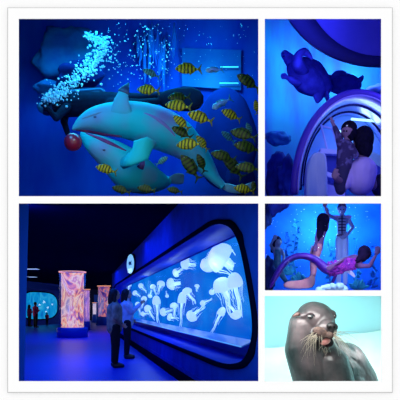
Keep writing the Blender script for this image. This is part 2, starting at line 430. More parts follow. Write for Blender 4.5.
# fish -----------------------------------------------------------------
def fish_proto(root, bodym, finm, deep=.19, eyec=(.9, .9, .8), fork=.2):
    """unit-long fish, head at -X"""
    bm = B(); prof = [(-.5, .012, -.01), (-.47, .05, -.008), (-.42, .09, 0), (-.33, .145, .005), (-.2, deep, .01), (-.05, deep*1.03, .01), (.1, deep*.86, .008), (.22, deep*.58, .003), (.31, deep*.32, 0), (.38, .04, 0), (.42, .045, 0)]
    prof = spline(prof, 3); tube(bm, [(x, 0, z) for x, h, z in prof], [(h*.42, h) for x, h, z in prof], 18, up=(0, 0, 1))
    bo = obj('body', bm, bodym, root)
    bm = B(); plate(bm, [(.39, 0, .03), (.46, 0, .1), (.53, 0, fork), (.56, 0, fork), (.50, 0, .06), (.485, 0, 0), (.50, 0, -.06), (.56, 0, -fork), (.53, 0, -fork), (.46, 0, -.1), (.39, 0, -.03)], .02, (0, 1, 0))
    obj('tail_fin', bm, finm, root)
    bm = B(); plate(bm, [(-.22, 0, deep*.9), (-.16, 0, deep+.07), (-.05, 0, deep+.06), (.05, 0, deep+.05), (.15, 0, deep+.03), (.27, 0, deep*.62), (.28, 0, deep*.4), (.05, 0, deep*.7)], .02, (0, 1, 0))
    obj('dorsal_fin', bm, finm, root)
    bm = B(); plate(bm, [(.02, 0, -deep*.8), (.06, 0, -deep-.05), (.14, 0, -deep*.95), (.26, 0, -deep*.5), (.2, 0, -deep*.4)], .018, (0, 1, 0))
    obj('anal_fin', bm, finm, root)
    for s in (-1, 1):
        bm = B(); plate(bm, [(-.22, s*.06, -.02), (-.12, s*.115, -.06), (-.06, s*.12, -.12), (-.12, s*.11, -.12), (-.2, s*.08, -.08)], .008, (0, 1, 0))
        obj('pectoral_fin', bm, finm, root)
        bm = B(); ell(bm, (-.375, s*.042, .03), (.018, .012, .018), u=10, v=8); ey = obj('eye', bm, mat('fish_eye', eyec, .2), root)
        bm = B(); ell(bm, (-.377, s*.055, .03), (.011, .006, .011), u=8, v=6); obj('pupil', bm, ddark, ey)
G1 = 'yellow striped fish of the shoal'
yb = striped('fish_yellow', (.24, .29, .004), (.015, .035, .004), 2.2)
yd = striped('fish_olive', (.03, .075, .003), (.003, .012, .006), 2.2)
fin1 = mat('fin_olive', (.09, .12, .015), .5); fin2 = mat('fin_dark', (.02, .05, .02), .5)
tealb = striped('fish_teal', (.05, .26, .24), (.02, .10, .12), 2.2)
fins = mat('fin_teal', (.03, .2, .25), .5)
silv = mat('fish_silver', (.2, .5, .62), .25, c2=(.1, .3, .5), nscale=4)
protos = {}
for key, bmt, fm, dp in (('y', yb, fin1, .19), ('o', yd, fin2, .185), ('t', tealb, fins, .17), ('s', silv, fins, .13)):
    r = thing('striped_fish' if key in 'yo' else 'reef_fish', 'x', 'fish', (0, 0, 0)); fish_proto(r, bmt, fm, dp); protos[key] = [r, False]
# px, py, length px, tilt deg (tail down +), yaw, kind, Y, label
FISH = [
 (188, 69, 25, -4, 12, 'y', 5.9, 'bright yellow fish level with the upper cyan tube light, highest of the shoal'),
 (214, 70, 18, -14, 20, 's', 6.6, 'dim silvery blue fish following the highest yellow fish'),
 (248, 82, 25, 26, 15, 'o', 5.8, 'dark olive striped fish nosing up at the upper right edge of the tank'),
 (151, 73.5, 17, 14, 25, 't', 6.3, 'small teal green fish above the raised flipper among the bubbles'),
 (148, 90, 22, 8, -10, 'y', 5.9, 'yellow fish with dark bands swimming just right of the raised flipper'),
 (179, 97.5, 22, -8, 15, 'o', 6.2, 'olive fish close in front of the diver\'s black swim fin'),
 (178, 106, 25, 10, -8, 'y', 5.8, 'bright yellow fish low in front of the diver\'s black swim fin'),
 (200, 117.5, 25, 15, 10, 'y', 5.7, 'bright banded yellow fish on the right flank of the arched dolphin'),
 (231, 115, 20, 22, 12, 'y', 5.9, 'lone yellow fish in open water right of the arched dolphin'),
 (181, 122.5, 19, 38, 10, 'y', 5.8, 'small bright yellow fish nosing steeply up on the dolphin\'s back'),
 (181.5, 132.5, 21, 24, 14, 'o', 5.9, 'green olive fish directly under the small steep yellow fish'),
 (189, 144.5, 25, 0, -10, 'y', 5.6, 'large bright yellow fish swimming level at the middle of the dolphin\'s curve'),
 (202, 143, 17, 48, 20, 'y', 6.0, 'small yellow fish at the tail of the large level yellow one'),
 (243, 134.5, 26, 20, -12, 'o', 5.8, 'dark olive fish, uppermost of the cluster by the right edge'),
 (247, 147.5, 26, 10, 10, 'o', 5.7, 'dark green fish in the middle of the cluster by the right edge'),
 (223, 156.5, 24, 14, 8, 'o', 5.9, 'green striped fish leading the cluster by the right edge'),
 (233, 167, 27, 46, 10, 'o', 6.1, 'long green fish diving away below the cluster leader'),
 (247.5, 168, 24, 10, -8, 'o', 5.5, 'dark fish lowest of the cluster by the right edge'),
 (190, 167, 28, 52, 12, 'o', 6.1, 'long dark green fish hanging steeply on the lower flank of the arched dolphin'),
 (201, 163, 18, 66, 20, 'o', 6.2, 'short dark fish standing nearly upright beside the long steep one'),
 (106, 169.5, 20, 14, 8, 'y', 5.6, 'small black barred yellow fish in front of the lower dolphin\'s belly'),
 (121, 190, 18, 16, 10, 'o', 5.9, 'green fish at the lower edge under the lower dolphin'),
 (146, 189, 18, 12, -10, 'o', 5.8, 'dark green fish at the lower edge near the lower dolphin\'s tail'),
 (244, 189.5, 20, 8, 8, 'y', 5.5, 'yellow fish in front of the pale tail fluke in the lower right corner'),
 (256.2, 107, 13, 80, 20, 'y', 6.0, 'yellow fish swimming upright against the right edge of the tank'),
 (162, 161, 14, -28, 160, 't', 6.2, 'pale teal fish between the two dolphins'),
 (221.5, 103.5, 22, -32, 12, 's', 7.0, 'slim silver blue fish tilted nose down in open water'),
 (228, 137, 16, 34, 20, 't', 7.2, 'faint teal fish in the gap left of the right edge cluster'),
 (249, 130, 14, 70, 10, 't', 6.6, 'pale teal fish swimming upright above the right edge cluster'),
 (174.5, 190.5, 15, 10, 10, 'o', 6.2, 'dark fish under the small tail fluke at the lower edge'),
 (253.5, 187.5, 12, 84, 10, 'o', 5.9, 'olive fish swimming upright in the lower right corner'),
]
for px, py, ln, tl_, yw, k, Y, lab in FISH:
    r, used = protos[k]
    o = r if not used else copy_tree(r); protos[k][1] = True
    o['label'] = lab; o['category'] = 'fish'; o['group'] = G1 if k in 'yo' else 'pale fish among the shoal'
    o.location = P(px, py, Y); s = ln*1.04/F*Y; o.scale = (s, s, s)
    o.rotation_mode = 'QUATERNION'
    o.rotation_quaternion = Quaternion((0, 1, 0), math.radians(tl_)) @ Quaternion((0, 0, 1), math.radians(yw))

# added fill lamps to brighten the dolphin tank, no real fixtures
area('tank_fill', P(120, 2, 7.3)+Vector((0, 0, .1)), P(120, 140, 7.2), 3.2, 1.5, (.01, .50, 1), 230)
area('tank_fill', P(20, 20, 5.5), P(120, 120, 7), .8, .8, (.02, .45, 1), 30)
point('tank_fill_point', P(150, 60, 8.6), (.02, .5, 1), 22, .2)
point('tank_fill_point', P(215, 45, 8.4), (.02, .6, 1), 30, .2)
point('tank_fill_point', P(80, 60, 7.0), (.04, .7, 1), 16, .2)
# =================================================================== PANEL B : walk-through tunnel with turtles
waterB = mat('tunnel_water', (.05, .09, .60), .8, c2=(.03, .26, .58), nscale=1.6, contrast=(.35, .65), stretch=(1.6, 1, .35))
enclosure((263.2, -60, 470, 198), YB, 10.5, {'*': mat('tunnel_side', (.02, .05, .4), .8), 'F': waterB}, outer='RT')
VIO = mat('violet_frame', (.05, .025, .45), .5, spec=.2)
INDIGO = mat('indigo_band', (.012, .010, .11), .8, spec=.1)
# overhead oculus ring
def ellring(bm, c, ao, bo, ai, bi, Y, th, n=72):
    vs = []
    for a, b, dy in ((ao, bo, 0), (ai, bi, 0), (ai, bi, th), (ao, bo, th)):
        vs.append([])
        for k in range(n):
            t = 2*PI*k/n; q = P(c[0]+a*math.cos(t), c[1]+b*math.sin(t), Y); q.y += dy; vs[-1].append(bm.verts.new(q))
    for i in range(4):
        a, b = vs[i], vs[(i+1) % 4]
        for k in range(n): bm.faces.new((a[k], a[(k+1) % n], b[(k+1) % n], b[k]))
oc = thing('ceiling_ring', 'huge dark oval ring overhead with a paler indigo centre', 'ceiling ring', P(380, -25, 6.6))
bm = B(); ellring(bm, (380, -25), 103, 90.5, 77, 81, 6.6, .06); obj('ring', bm, INDIGO, oc)
bm = B(); vs = [bm.verts.new(P(380+78*math.cos(2*PI*k/72), -25+82*math.sin(2*PI*k/72), 6.63)) for k in range(72)]; f = bm.faces.new(vs)
ex = bmesh.ops.extrude_face_region(bm, geom=[f]); bmesh.ops.translate(bm, verts=[v for v in ex['geom'] if isinstance(v, bmesh.types.BMVert)], vec=(0, .08, 0))
obj('soffit', bm, mat('soffit', (.07, .05, .50), .8, c2=(.05, .04, .42), nscale=2), oc, False)

# turtles
tsk = mat('turtle_skin', (.018, .020, .30), .8, c2=(.030, .040, .45), nscale=9, bump=.3)
tsh = mat('turtle_shell', (.028, .030, .40), .8, c2=(.014, .016, .24), nscale=7, bump=.4)
Yt = 7.6
t1 = thing('sea_turtle', 'dark sea turtle gliding up left with its long flippers spread', 'turtle', P(309, 78, Yt), 'sea turtles over the tunnel')
R = Matrix.Rotation(math.radians(38), 3, 'Y')
bm = B(); ell(bm, P(309, 77, Yt), (.40, .17, .27), R, 32, 20)
for v in bm.verts:
    l = R.inverted() @ (v.co-P(309, 77, Yt)); l.z *= (1+.22*l.x/.4 if l.x < 0 else 1-.25*l.x/.4); v.co = P(309, 77, Yt)+R @ l
obj('shell', bm, tsh, t1)
bm = B(); ell(bm, P(307, 79, Yt-.06), (.34, .15, .2), R, 24, 14); obj('plastron', bm, tsk, t1)
bm = B(); cap(bm, P(295, 67, Yt), .10, P(289, 59, Yt), .085); cap(bm, P(289, 59, Yt), .085, P(285, 54.5, Yt), .065); obj('head', bm, tsk, t1, voxel=.02)
bm = B(); ell(bm, P(284, 56, Yt-.07), .012); obj('eye', bm, mat('turtle_eye', (.0, .0, .02), .1), t1)
def flip(name, pts, par, Y0=None):
    bm = B(); tube(bm, [P(a, b, c) for a, b, c, r1, r2 in spline(pts, 4)], [(r1, r2) for a, b, c, r1, r2 in spline(pts, 4)], 12, up=None); return obj(name, bm, tsk, par)
flip('front_flipper', [(303, 73, 7.45, .10, .05), (297.5, 62, 7.2, .08, .11), (299.5, 54.5, 7.15, .06, .10), (304.5, 52, 7.15, .05, .08), (309.5, 55.5, 7.15, .03, .05), (312.5, 60, 7.15, .01, .012)], t1)
flip('front_flipper', [(299, 84, 7.5, .08, .05), (292, 80.5, 7.45, .05, .05), (287, 77.5, 7.4, .03, .03), (283.5, 76, 7.4, .03, .05), (281.5, 74, 7.4, .01, .015)], t1)
flip('rear_flipper', [(322, 88, 7.6, .08, .05), (326, 94, 7.6, .08, .04), (328, 100, 7.6, .06, .02), (329, 103, 7.6, .015, .01)], t1)
flip('rear_flipper', [(318, 91, 7.55, .07, .05), (318, 98, 7.5, .07, .04), (317, 103, 7.5, .02, .01)], t1)
Yu = 8.3
t2 = thing('sea_turtle', 'dark sea turtle resting low just above the tunnel arch', 'turtle', P(342, 83, Yu), 'sea turtles over the tunnel')
bm = B(); ell(bm, P(343, 84, Yu), (.31, .2, .16), Matrix.Rotation(math.radians(8), 3, 'Y'), 28, 18); obj('shell', bm, tsh, t2)
bm = B(); cap(bm, P(330, 84, Yu-.05), .09, P(328, 79, Yu-.1), .07); obj('head', bm, tsk, t2)
flip('front_flipper', [(334, 80, 8.2, .08, .05), (337, 75, 8.15, .09, .04), (343, 73.5, 8.1, .06, .03), (347, 75, 8.1, .02, .01)], t2)
flip('rear_flipper', [(356, 84, 8.2, .07, .05), (361, 79, 8.2, .09, .04), (362, 76, 8.2, .03, .01)], t2)
flip('front_flipper', [(330, 88, 8.1, .07, .05), (324, 93, 8.0, .09, .04), (322, 98, 8.0, .03, .01)], t2)

# arched acrylic tunnel, its axis climbing to the right
AX = (Vector((.24, 1, .30))).normalized(); VY = 6.4
def arch_pt(t, Y, cx=358, cy=192, a=64, b=99):
    """t 0..pi from the left foot over the top"""
    base = P(cx, cy, VY); off = AX*((Y-VY)/AX.y)
    return base+off+Vector((-a/F*VY*math.cos(t), 0, b/F*VY*math.sin(t)))
def arch_rib(bm, Y, r, a=64, b=99, t0=-.02, t1=PI+.02, n=50):
    tube(bm, [arch_pt(t0+(t1-t0)*k/n, Y, a=a, b=b) for k in range(n+1)], [r]*(n+1), 12, up=(0, -1, 0))
tn = thing('acrylic_tunnel', 'arched clear walk-through tunnel with violet ribs at the right of the turtle tank', 'tunnel', P(358, 192, VY))
bm = B(); arch_rib(bm, VY, (.045, .055)); obj('entrance_rib', bm, VIO, tn)
bm = B(); arch_rib(bm, VY+.02, (.014, .06), a=60.8, b=95.5); obj('inner_trim', bm, mat('trim_lilac', (.25, .22, .9), .4), tn)
for Y, r in ((7.3, .018), (8.4, .02)):
    bm = B(); arch_rib(bm, Y, (r, .04), a=60, b=95); obj('rib', bm, INDIGO, tn)
shell = mat('acrylic_shell', (.22, .26, .80), .3, c2=(.12, .34, .75), nscale=2.2, coat=.2, contrast=(.42, .58))
bm = B(); nn = 40; rows = []
for j in range(9):
    Y = VY+.1+(9.3-VY)*j/8
    rows.append([bm.verts.new(arch_pt(.0+PI*k/nn, Y, a=60.5, b=95.5)) for k in range(nn+1)])
outer = []
for j in range(9):
    Y = VY+.1+(9.3-VY)*j/8
    outer.append([bm.verts.new(arch_pt(.0+PI*k/nn, Y, a=61.5, b=96.5)) for k in range(nn+1)])
for G in (rows, outer):
    for j in range(8):
        for k in range(nn): bm.faces.new((G[j][k], G[j][k+1], G[j+1][k+1], G[j+1][k]))
o = obj('acrylic_vault', bm, shell, tn)
# end of the tunnel: bright hall
bm = B(); vs = [bm.verts.new(arch_pt(PI*k/nn, 9.25, a=60, b=95)) for k in range(nn+1)]; f = bm.faces.new(vs)
ex = bmesh.ops.extrude_face_region(bm, geom=[f]); bmesh.ops.translate(bm, verts=[v for v in ex['geom'] if isinstance(v, bmesh.types.BMVert)], vec=(0, .05, 0))
obj('end_screen', bm, mat('end_blue', (.22, .5, .95), .5, c2=(.4, .6, .95), nscale=2), tn, False)
# low tunnel walls and ledge
ledge = mat('ledge_pale', (.45, .52, .95), .5)
wallb = mat('low_wall_blue', (.03, .05, .42), .6)
bm = B(); slab(bm, [P(321, 148, 6.9), P(345, 151, 6.9), P(345, 154.5, 6.9), P(320, 153, 6.9)], (0, .3, 0)); obj('window_ledge', bm, ledge, tn, False)
bm = B(); slab(bm, [P(322, 154, 7.0), P(346, 155, 7.0), P(346, 196, 7.0), P(322, 196, 7.0)], (0, .1, 0)); obj('parapet', bm, wallb, tn, False)
bm = B(); slab(bm, [P(323, 170, 6.7), P(345, 178, 6.7), P(345, 182, 6.7), P(323, 175, 6.7)], (0, .2, 0)); obj('bench_edge', bm, ledge, tn, False)
bm = B(); slab(bm, [P(322, 183, 6.5), P(345, 188, 6.5), P(345, 197, 6.5), P(322, 197, 6.5)], (0, .1, 0)); obj('bench_front', bm, mat('bench_lilac', (.28, .32, .85), .5), tn, False)
bm = B()
for a, b in (((321, 125), (327, 149)), ((332, 128), (339, 150)), ((322, 126), (334, 129))): cap(bm, P(*a, 7.0), .014, P(*b, 7.0), .014)
obj('window_mullion', bm, ledge, tn)
bm = B(); slab(bm, [P(366, 158, 6.9), P(394, 176, 6.9), P(394, 196, 6.9), P(366, 196, 6.9)], (0, .1, 0)); obj('parapet', bm, wallb, tn, False)
bm = B(); slab(bm, [P(362, 146, 7.0), P(394, 163, 7.0), P(394, 176, 7.0), P(362, 155, 7.0)], (0, .1, 0)); obj('window_ledge', bm, mat('ledge_cyan', (.45, .8, .95), .5), tn, False)
for a, b in (((352, 119), (374, 121)), ((336, 131), (372, 134))):
    bm = B(); cap(bm, P(*a, 8.2), .02, P(*b, 8.3), .02); obj('lamp', bm, mat('tunnel_lamp', (.6, .9, 1), .4, emit=(.45, .85, 1), estr=1.4), tn)
# white rounded barrier left of the people
bm = B(); pts = spline([(306.5, 197, 6.15, .01), (306.5, 180, 6.15, .0), (308, 165, 6.15, 0), (312, 155, 6.15, 0), (319, 151.5, 6.15, 0), (325.5, 154, 6.15, 0), (327.5, 164, 6.15, 0), (328, 180, 6.15, 0), (328.5, 197, 6.15, 0)], 5)
f = bm.faces.new([bm.verts.new(P(a, b, c)) for a, b, c, d in pts]); ex = bmesh.ops.extrude_face_region(bm, geom=[f])
bmesh.ops.translate(bm, verts=[v for v in ex['geom'] if isinstance(v, bmesh.types.BMVert)], vec=(0, .16, 0))
o = obj('barrier', bm, mat('barrier_pale', (.16, .26, .85), .5, c2=(.3, .38, .9), nscale=4, stretch=(3, 1, .4)), None, False, bevel=.03)
tag(o, 'pale blue rounded barrier standing at the foot of the tunnel arch', 'barrier')

# man seen from behind, carrying a child
hairm = mat('hair_black', (.003, .003, .02), .9, spec=0, c2=(.006, .005, .035), nscale=30, bump=.5, bscale=60)
skinb = mat('skin', (.09, .05, .20), .5)
shirt = mat('shirt_white', (.24, .19, .85), .85, c2=(.19, .15, .75), nscale=5, bump=.3, bscale=9)  # violet of the tinted tunnel light put into the white shirt's colour
Ym = 5.55
man = thing('person', 'dark haired man in a white shirt seen from behind, holding a child', 'person', P(363, 190, Ym))
bm = B()
ell(bm, P(364, 140, Ym), (.105, .12, .145)); cap(bm, P(363.5, 148, Ym), .062, P(362, 162, Ym), .068)
cap(bm, P(352, 172, Ym), .085, P(369.5, 171, Ym+.04), .085); cap(bm, P(361, 170, Ym), .14, P(360, 184, Ym), .12)
ell(bm, P(354.5, 143, Ym), (.012, .03, .036))
# left arm round the child, hand with fingers
cap(bm, P(351, 171, Ym), .062, P(343, 184, Ym-.02), .048); cap(bm, P(343, 184, Ym-.02), .045, P(336, 178, Ym-.2), .032)
ell(bm, P(335, 175.5, Ym-.24), (.038, .02, .045))
for k in range(4): cap(bm, P(333+k*1.1, 173, Ym-.25), .011, P(335+k*1.2, 168.6+.4*k, Ym-.26), .008)
cap(bm, P(336.5, 177, Ym-.25), .012, P(339.5, 174, Ym-.26), .009)
cap(bm, P(369.5, 171, Ym+.04), .062, P(373, 186, Ym), .045)
obj('body', bm, skinb, man, voxel=.01)
bm = B(); ell(bm, P(363.6, 139, Ym-.01), (.110, .13, .145)); ell(bm, P(364.5, 148, Ym-.02), (.09, .10, .12)); ell(bm, P(364, 152, Ym-.01), (.07, .08, .07))
obj('hair', bm, hairm, man, voxel=.012)
bm = B(); cap(bm, P(353, 173, Ym), .098, P(367, 171, Ym+.03), .095); cap(bm, P(362, 172, Ym), .165, P(361, 182, Ym), .15); cap(bm, P(362, 163, Ym), .08, P(361, 169, Ym), .10)
cap(bm, P(351, 173, Ym-.01), .082, P(344, 184.5, Ym-.03), .072)
obj('shirt', bm, shirt, man, voxel=.012)
kid = thing('person', 'small child in dark clothes reaching one arm up to the tunnel glass', 'person', P(344, 165, Ym-.05))
Yk = Ym-.02
bm = B(); ell(bm, P(348, 131, Yk), (.075, .085, .09)); cap(bm, P(347.5, 138, Yk), .035, P(346, 144, Yk), .04)
cap(bm, P(345.5, 148, Yk), .075, P(344, 168, Yk), .075)
cap(bm, P(341, 146, Yk), .036, P(337.5, 133, Yk), .026); cap(bm, P(337.5, 133, Yk), .026, P(333, 123.5, Yk+.02), .018)
ell(bm, P(332, 121.5, Yk+.02), (.02, .012, .024))
for k in range(4): cap(bm, P(331+k*.6, 120.5, Yk+.02), .006, P(329.5+k*1.0, 117.6-(.5 if k in (1, 2) else 0), Yk+.02), .0045)
cap(bm, P(333, 122, Yk+.02), .006, P(334.6, 120.4, Yk+.01), .005)
cap(bm, P(350, 147, Yk-.03), .036, P(356, 156, Yk-.1), .03)
cap(bm, P(344, 168, Yk), .06, P(339, 186, Yk-.06), .045)
ell(bm, P(344.2, 133, Yk-.03), (.014, .016, .016)); ell(bm, P(349.5, 133, Yk-.085), (.01, .008, .02))
obj('body', bm, mat('skin_child', (.12, .07, .28), .5), kid, voxel=.007)
for ex_ in (344.0, 346.6):
    bm = B(); ell(bm, P(ex_, 131, Yk-.075), .009); obj('eye', bm, hairm, kid)
bm = B(); ell(bm, P(349, 128.5, Yk+.005), (.088, .095, .085)); ell(bm, P(350.5, 134, Yk), (.07, .08, .08)); obj('hair', bm, hairm, kid, voxel=.01)
bm = B(); ell(bm, P(348.8, 125.8, Yk-.07), (.03, .01, .012)); obj('hair_clip', bm, mat('hair_clip', (.5, .5, .95), .4), kid)
kc = mat('child_coat', (.015, .01, .12), .8, c2=(.06, .05, .32), nscale=14, contrast=(.5, .6))
bm = B(); cap(bm, P(345.5, 148, Yk), .092, P(344, 168, Yk), .09); cap(bm, P(341.5, 147, Yk), .05, P(338, 134.5, Yk), .036); cap(bm, P(350, 147, Yk-.03), .05, P(355.5, 155.5, Yk-.1), .042)
cap(bm, P(338, 134.5, Yk), .035, P(334.8, 127.5, Yk+.015), .028)
obj('coat', bm, kc, kid, voxel=.01)
bm = B(); cap(bm, P(344, 168, Yk), .085, P(339.5, 184, Yk-.055), .065); cap(bm, P(339.5, 184, Yk-.055), .062, P(340.5, 190, Yk-.05), .055); obj('trousers', bm, mat('child_trousers', (.012, .01, .10), .8), kid, voxel=.01)
bag = thing('backpack', 'dark bag at the lower right behind the man\'s shoulder', 'bag', P(378, 190, 6.0))
bm = B(); ell(bm, P(379, 186, 6.0), (.09, .08, .13)); obj('bag_body', bm, mat('bag_dark', (.008, .006, .06), .7), bag)
bm = B(); tube(bm, [P(*q) for q in ((374, 186, 5.95), (375, 177, 5.95), (380, 174.5, 5.95), (384, 178, 5.95))], .012, 8); obj('strap', bm, INDIGO, bag)

point('tunnel_glow', P(352, 135, 7.2), (.45, .6, 1), 8, .2)
area('tunnel_light', P(425, 90, 6.0), P(350, 170, 6.2), .5, .5, (.35, .35, 1), 16)
area('tank_fill', P(285, 0, 6.0), P(300, 130, 9), 1, 1, (.14, .22, 1), 26)  # added fill lamps that brighten the turtle tank water
point('tank_fill_point', P(297, 42, 9.9), (.1, .8, 1), 24, .15)
point('tank_fill_point', P(352, 68, 9.9), (.3, .7, 1), 45, .15)
point('tank_fill_point', P(314, 52, 9.5), (.40, .50, 1), 45, .3)
point('tank_fill_point', P(372, 76, 9.5), (.40, .60, 1), 25, .3)
point('tank_fill_point', P(378, 66, 9.6), (.1, .9, 1), 9, .1)
point('tank_fill_point', P(287, 92, 10.0), (.03, .9, .8), 9, .15)
point('tank_fill_point', P(300, 66, 7.0), (.25, .25, 1), 7, .3)
point('tunnel_glow', P(362, 128, 8.8), (.4, .6, 1), 6, .15)

rkB = mat('rock_indigo', (.006, .012, .16), .9, c2=(.01, .03, .28), nscale=4, bump=.4)
rock('rock', 'dark indigo rock in the lower left corner of the turtle tank', 279, 184, 9.6, (.26, .55), rkB, 41, flat=.5)
rock('rock', 'tall indigo rock beside the foot of the tunnel arch', 287, 178, 9.3, (.18, .36), rkB, 43, flat=.5)
rock('rock', 'teal coral covered rock above the dark rocks in the turtle tank', 278, 138, 10.0, (.24, .15), mat('rock_tealb', (.01, .06, .42), .9, c2=(.02, .22, .50), nscale=5, bump=.4), 45, flat=.4)
rock('rock', 'pale violet rock right of the dark turtle, above the tunnel', 385, 96, 9.6, (.4, .25), mat('rock_violet', (.05, .10, .6), .9, c2=(.03, .06, .42), nscale=4, bump=.4), 47, flat=.4)
# =================================================================== PANEL C : jellyfish gallery (a real room behind the lower left opening)
gfloor = mat('gallery_floor', (.0, .05, .66), .36, c2=(.0, .035, .62), nscale=2.5, bump=.12, bscale=14, spec=.4)
gceil = mat('gallery_ceiling', (.0, .0015, .020), .95, spec=0)
gwall = mat('gallery_wall', (.0, .040, .50), .8, spec=.05, c2=(.0, .030, .40), nscale=3, bump=.15)
gdark = mat('gallery_dark', (.003, .006, .045), .8)
gbase = mat('gallery_base', (.0, .002, .02), .8, spec=0)
def WX(Y, d=0): return -.24*Y+1.8214+d            # right gallery wall line
YN = YC+.02
bm = B(); slab(bm, [(-1.9, YN, 0), (WX(YN)+.01, YN, 0), (WX(28.5)+.03, 28.5, 0), (0, 52, 0), (-14, 52, 0), (-14, 32, 0), (-2.0, 5.12, 0), (-1.9, 5.12, 0)], (0, 0, -.05)); struct('floor', bm, gfloor)
zt = lambda Y: EYE+(HY-201)/F*Y
bm = B(); slab(bm, [(-1.9, YN, zt(YN)), (WX(YN)+.02, YN, zt(YN)), (WX(9.0)+.02, 9.0, 3.2), (-5.6, 9.0, 3.2), (-2.0, 5.1, zt(5.1))], (0, 0, .01)); struct('ceiling', bm, gceil)
bm = B(); slab(bm, [(-14, 9.0, 3.2), (WX(9.0)+.05, 9.0, 3.2), (WX(28)+.05, 28.5, 3.2), (-2, 52, 3.2), (-14, 52, 3.2)], (0, 0, .05)); struct('ceiling', bm, gceil)
bm = B(); slab(bm, [(-14, 52, 0), (0, 52, 0), (0, 52, 3.3), (-14, 52, 3.3)], (0, .1, 0)); struct('wall_back', bm, gdark)
bm = B(); slab(bm, [(-1.92, 5.12, 0), (-1.92, 5.12, 2.4), (-5.4, 9.0, 3.2), (-5.4, 9.0, 0)], (-.05, 0, 0)); struct('wall_left', bm, gdark)
bm = B(); slab(bm, [(-5.4, 9, 0), (-5.4, 9, 3.25), (-13.5, 30, 3.25), (-13.5, 30, 0)], (-.05, 0, 0)); struct('wall_left', bm, gdark)

# right wall with a rounded opening
def wpt(Y, z, d=0):     # point on the right gallery wall, pushed d metres behind it
    return Vector((WX(Y)+d, Y, z))
Y0w, Y1w = 5.1, 28.5
def rrect(Y0, Y1, z0, z1, rY0, rz, n=8, rY1=None):
    """outline as (Y,z); near end has big rounded corners"""
    out = []; rY1 = rY1 or rY0
    for (cy, cz, sy, sz, ry) in ((Y0+rY0, z0+rz, -1, -1, rY0), (Y1-rY1, z0+rz, 1, -1, rY1), (Y1-rY1, z1-rz, 1, 1, rY1), (Y0+rY0, z1-rz, -1, 1, rY0)):
        for k in range(n+1):
            t = PI/2*k/n
            if sy*sz > 0: a = (math.cos(t), math.sin(t))
            else: a = (math.sin(t), math.cos(t))
            out.append((cy+sy*ry*a[0], cz+sz*rz*a[1]))
    return out
_far = lambda z0, sgn: [(25.2+2.0*math.sin(PI/2*k/8), z0+sgn*.42*(1-math.cos(PI/2*k/8))) for k in range(9)]
_near = [(y, z) for y, z in spline([(7.2, .56), (6.5, .565), (5.95, .61), (5.5, .71), (5.26, .92), (5.22, 1.15), (5.36, 1.5), (5.52, 1.8), (5.68, 2.02), (5.95, 2.22), (6.4, 2.35), (6.9, 2.415), (7.4, 2.42)], 4)]
hole = [(27.2, 1.15)]+_far(.56, 1)[::-1]+_near+_far(2.42, -1)
def annulus(bm, inner, outer, d0, d1):
    n = len(inner)
    R4 = [[bm.verts.new(wpt(y, z, d)) for y, z in pl] for pl, d in ((inner, d0), (outer, d0), (outer, d1), (inner, d1))]
    for i in range(4):
        a, b = R4[i], R4[(i+1) % 4]
        for k in range(n): bm.faces.new((a[k], a[(k+1) % n], b[(k+1) % n], b[k]))
# simple, robust: build the wall as strips
bm = B()
def strip(pts, d=0, th=.03):
    q = [wpt(y, z, d) for y, z in pts]; slab(bm, q, (th, 0, 0))
def zb(Y): return min(3.2, EYE+(HY-201.2)/F*Y)
lowp = [p for p in hole if p[1] <= 1.151]; upp = [p for p in hole if p[1] >= 1.149 and p[0] < 27.19 or p[1] > 1.2]
strip([(Y0w, 0), (Y1w, 0), (Y1w, 1.15)]+lowp+[(Y0w, 1.15)])
strip([(Y0w, 1.15)]+upp+[(27.2, 1.15), (Y1w, 1.15), (Y1w, 3.2), (9.0, 3.2), (Y0w, zb(Y0w))])
struct('wall_right', bm, gwall)
# wall end turning the corner
bm = B(); slab(bm, [wpt(28.5, 0), wpt(28.5, 3.2), wpt(28.5, 3.2)+Vector((4, 6, 0)), wpt(28.5, 0)+Vector((4, 6, 0))], (0, .05, 0)); struct('wall_right', bm, gwall)
# dark base kerb
bm = B(); slab(bm, [wpt(Y0w+.3, 0, -.1), wpt(Y1w, 0, -.1), wpt(Y1w, .14, -.1), wpt(Y0w+.3, .14, -.1)], (.1, 0, 0)); struct('baseboard_right', bm, gbase)
bm = B(); slab(bm, [wpt(Y0w+.3, .15, -.03), wpt(Y1w, .15, -.03), wpt(Y1w, .22, -.03), wpt(Y0w+.3, .22, -.03)], (.03, 0, 0)); struct('baseboard_right', bm, gwall)

# the big jellyfish tank
tk = thing('jellyfish_tank', 'long wall tank of glowing blue water full of white jellyfish with rounded black rim', 'aquarium', wpt(14, .56))
o2 = []
for k in range(len(hole)):
    p0, p1 = hole[k-1], hole[(k+1) % len(hole)]; ty, tz = (p1[0]-p0[0]), (p1[1]-p0[1])
    sc_ = 5.0; l_ = math.hypot(ty/sc_, tz) or 1; o2.append((hole[k][0]-(-tz/l_)*(-.10)*1.0, hole[k][1]+(ty/sc_/l_)*(-1)*.065*-1*-1))
cyh, czh = 12, 1.49
o2 = [(y+(-.10 if y < 6.2 and .8 < z < 2.1 else (.2 if y > 26.5 else (-.07 if y < 6.2 else 0))), z+(.06 if z > 2.0 else (-.06 if z < .9 else 0))) for y, z in hole]
bm = B(); annulus(bm, hole, o2, -.03, .005); obj('rim', bm, gbase, tk)
hin = rrect(5.5, 27.1, .60, 2.38, .5, .38, rY1=1.9)
D1 = .62
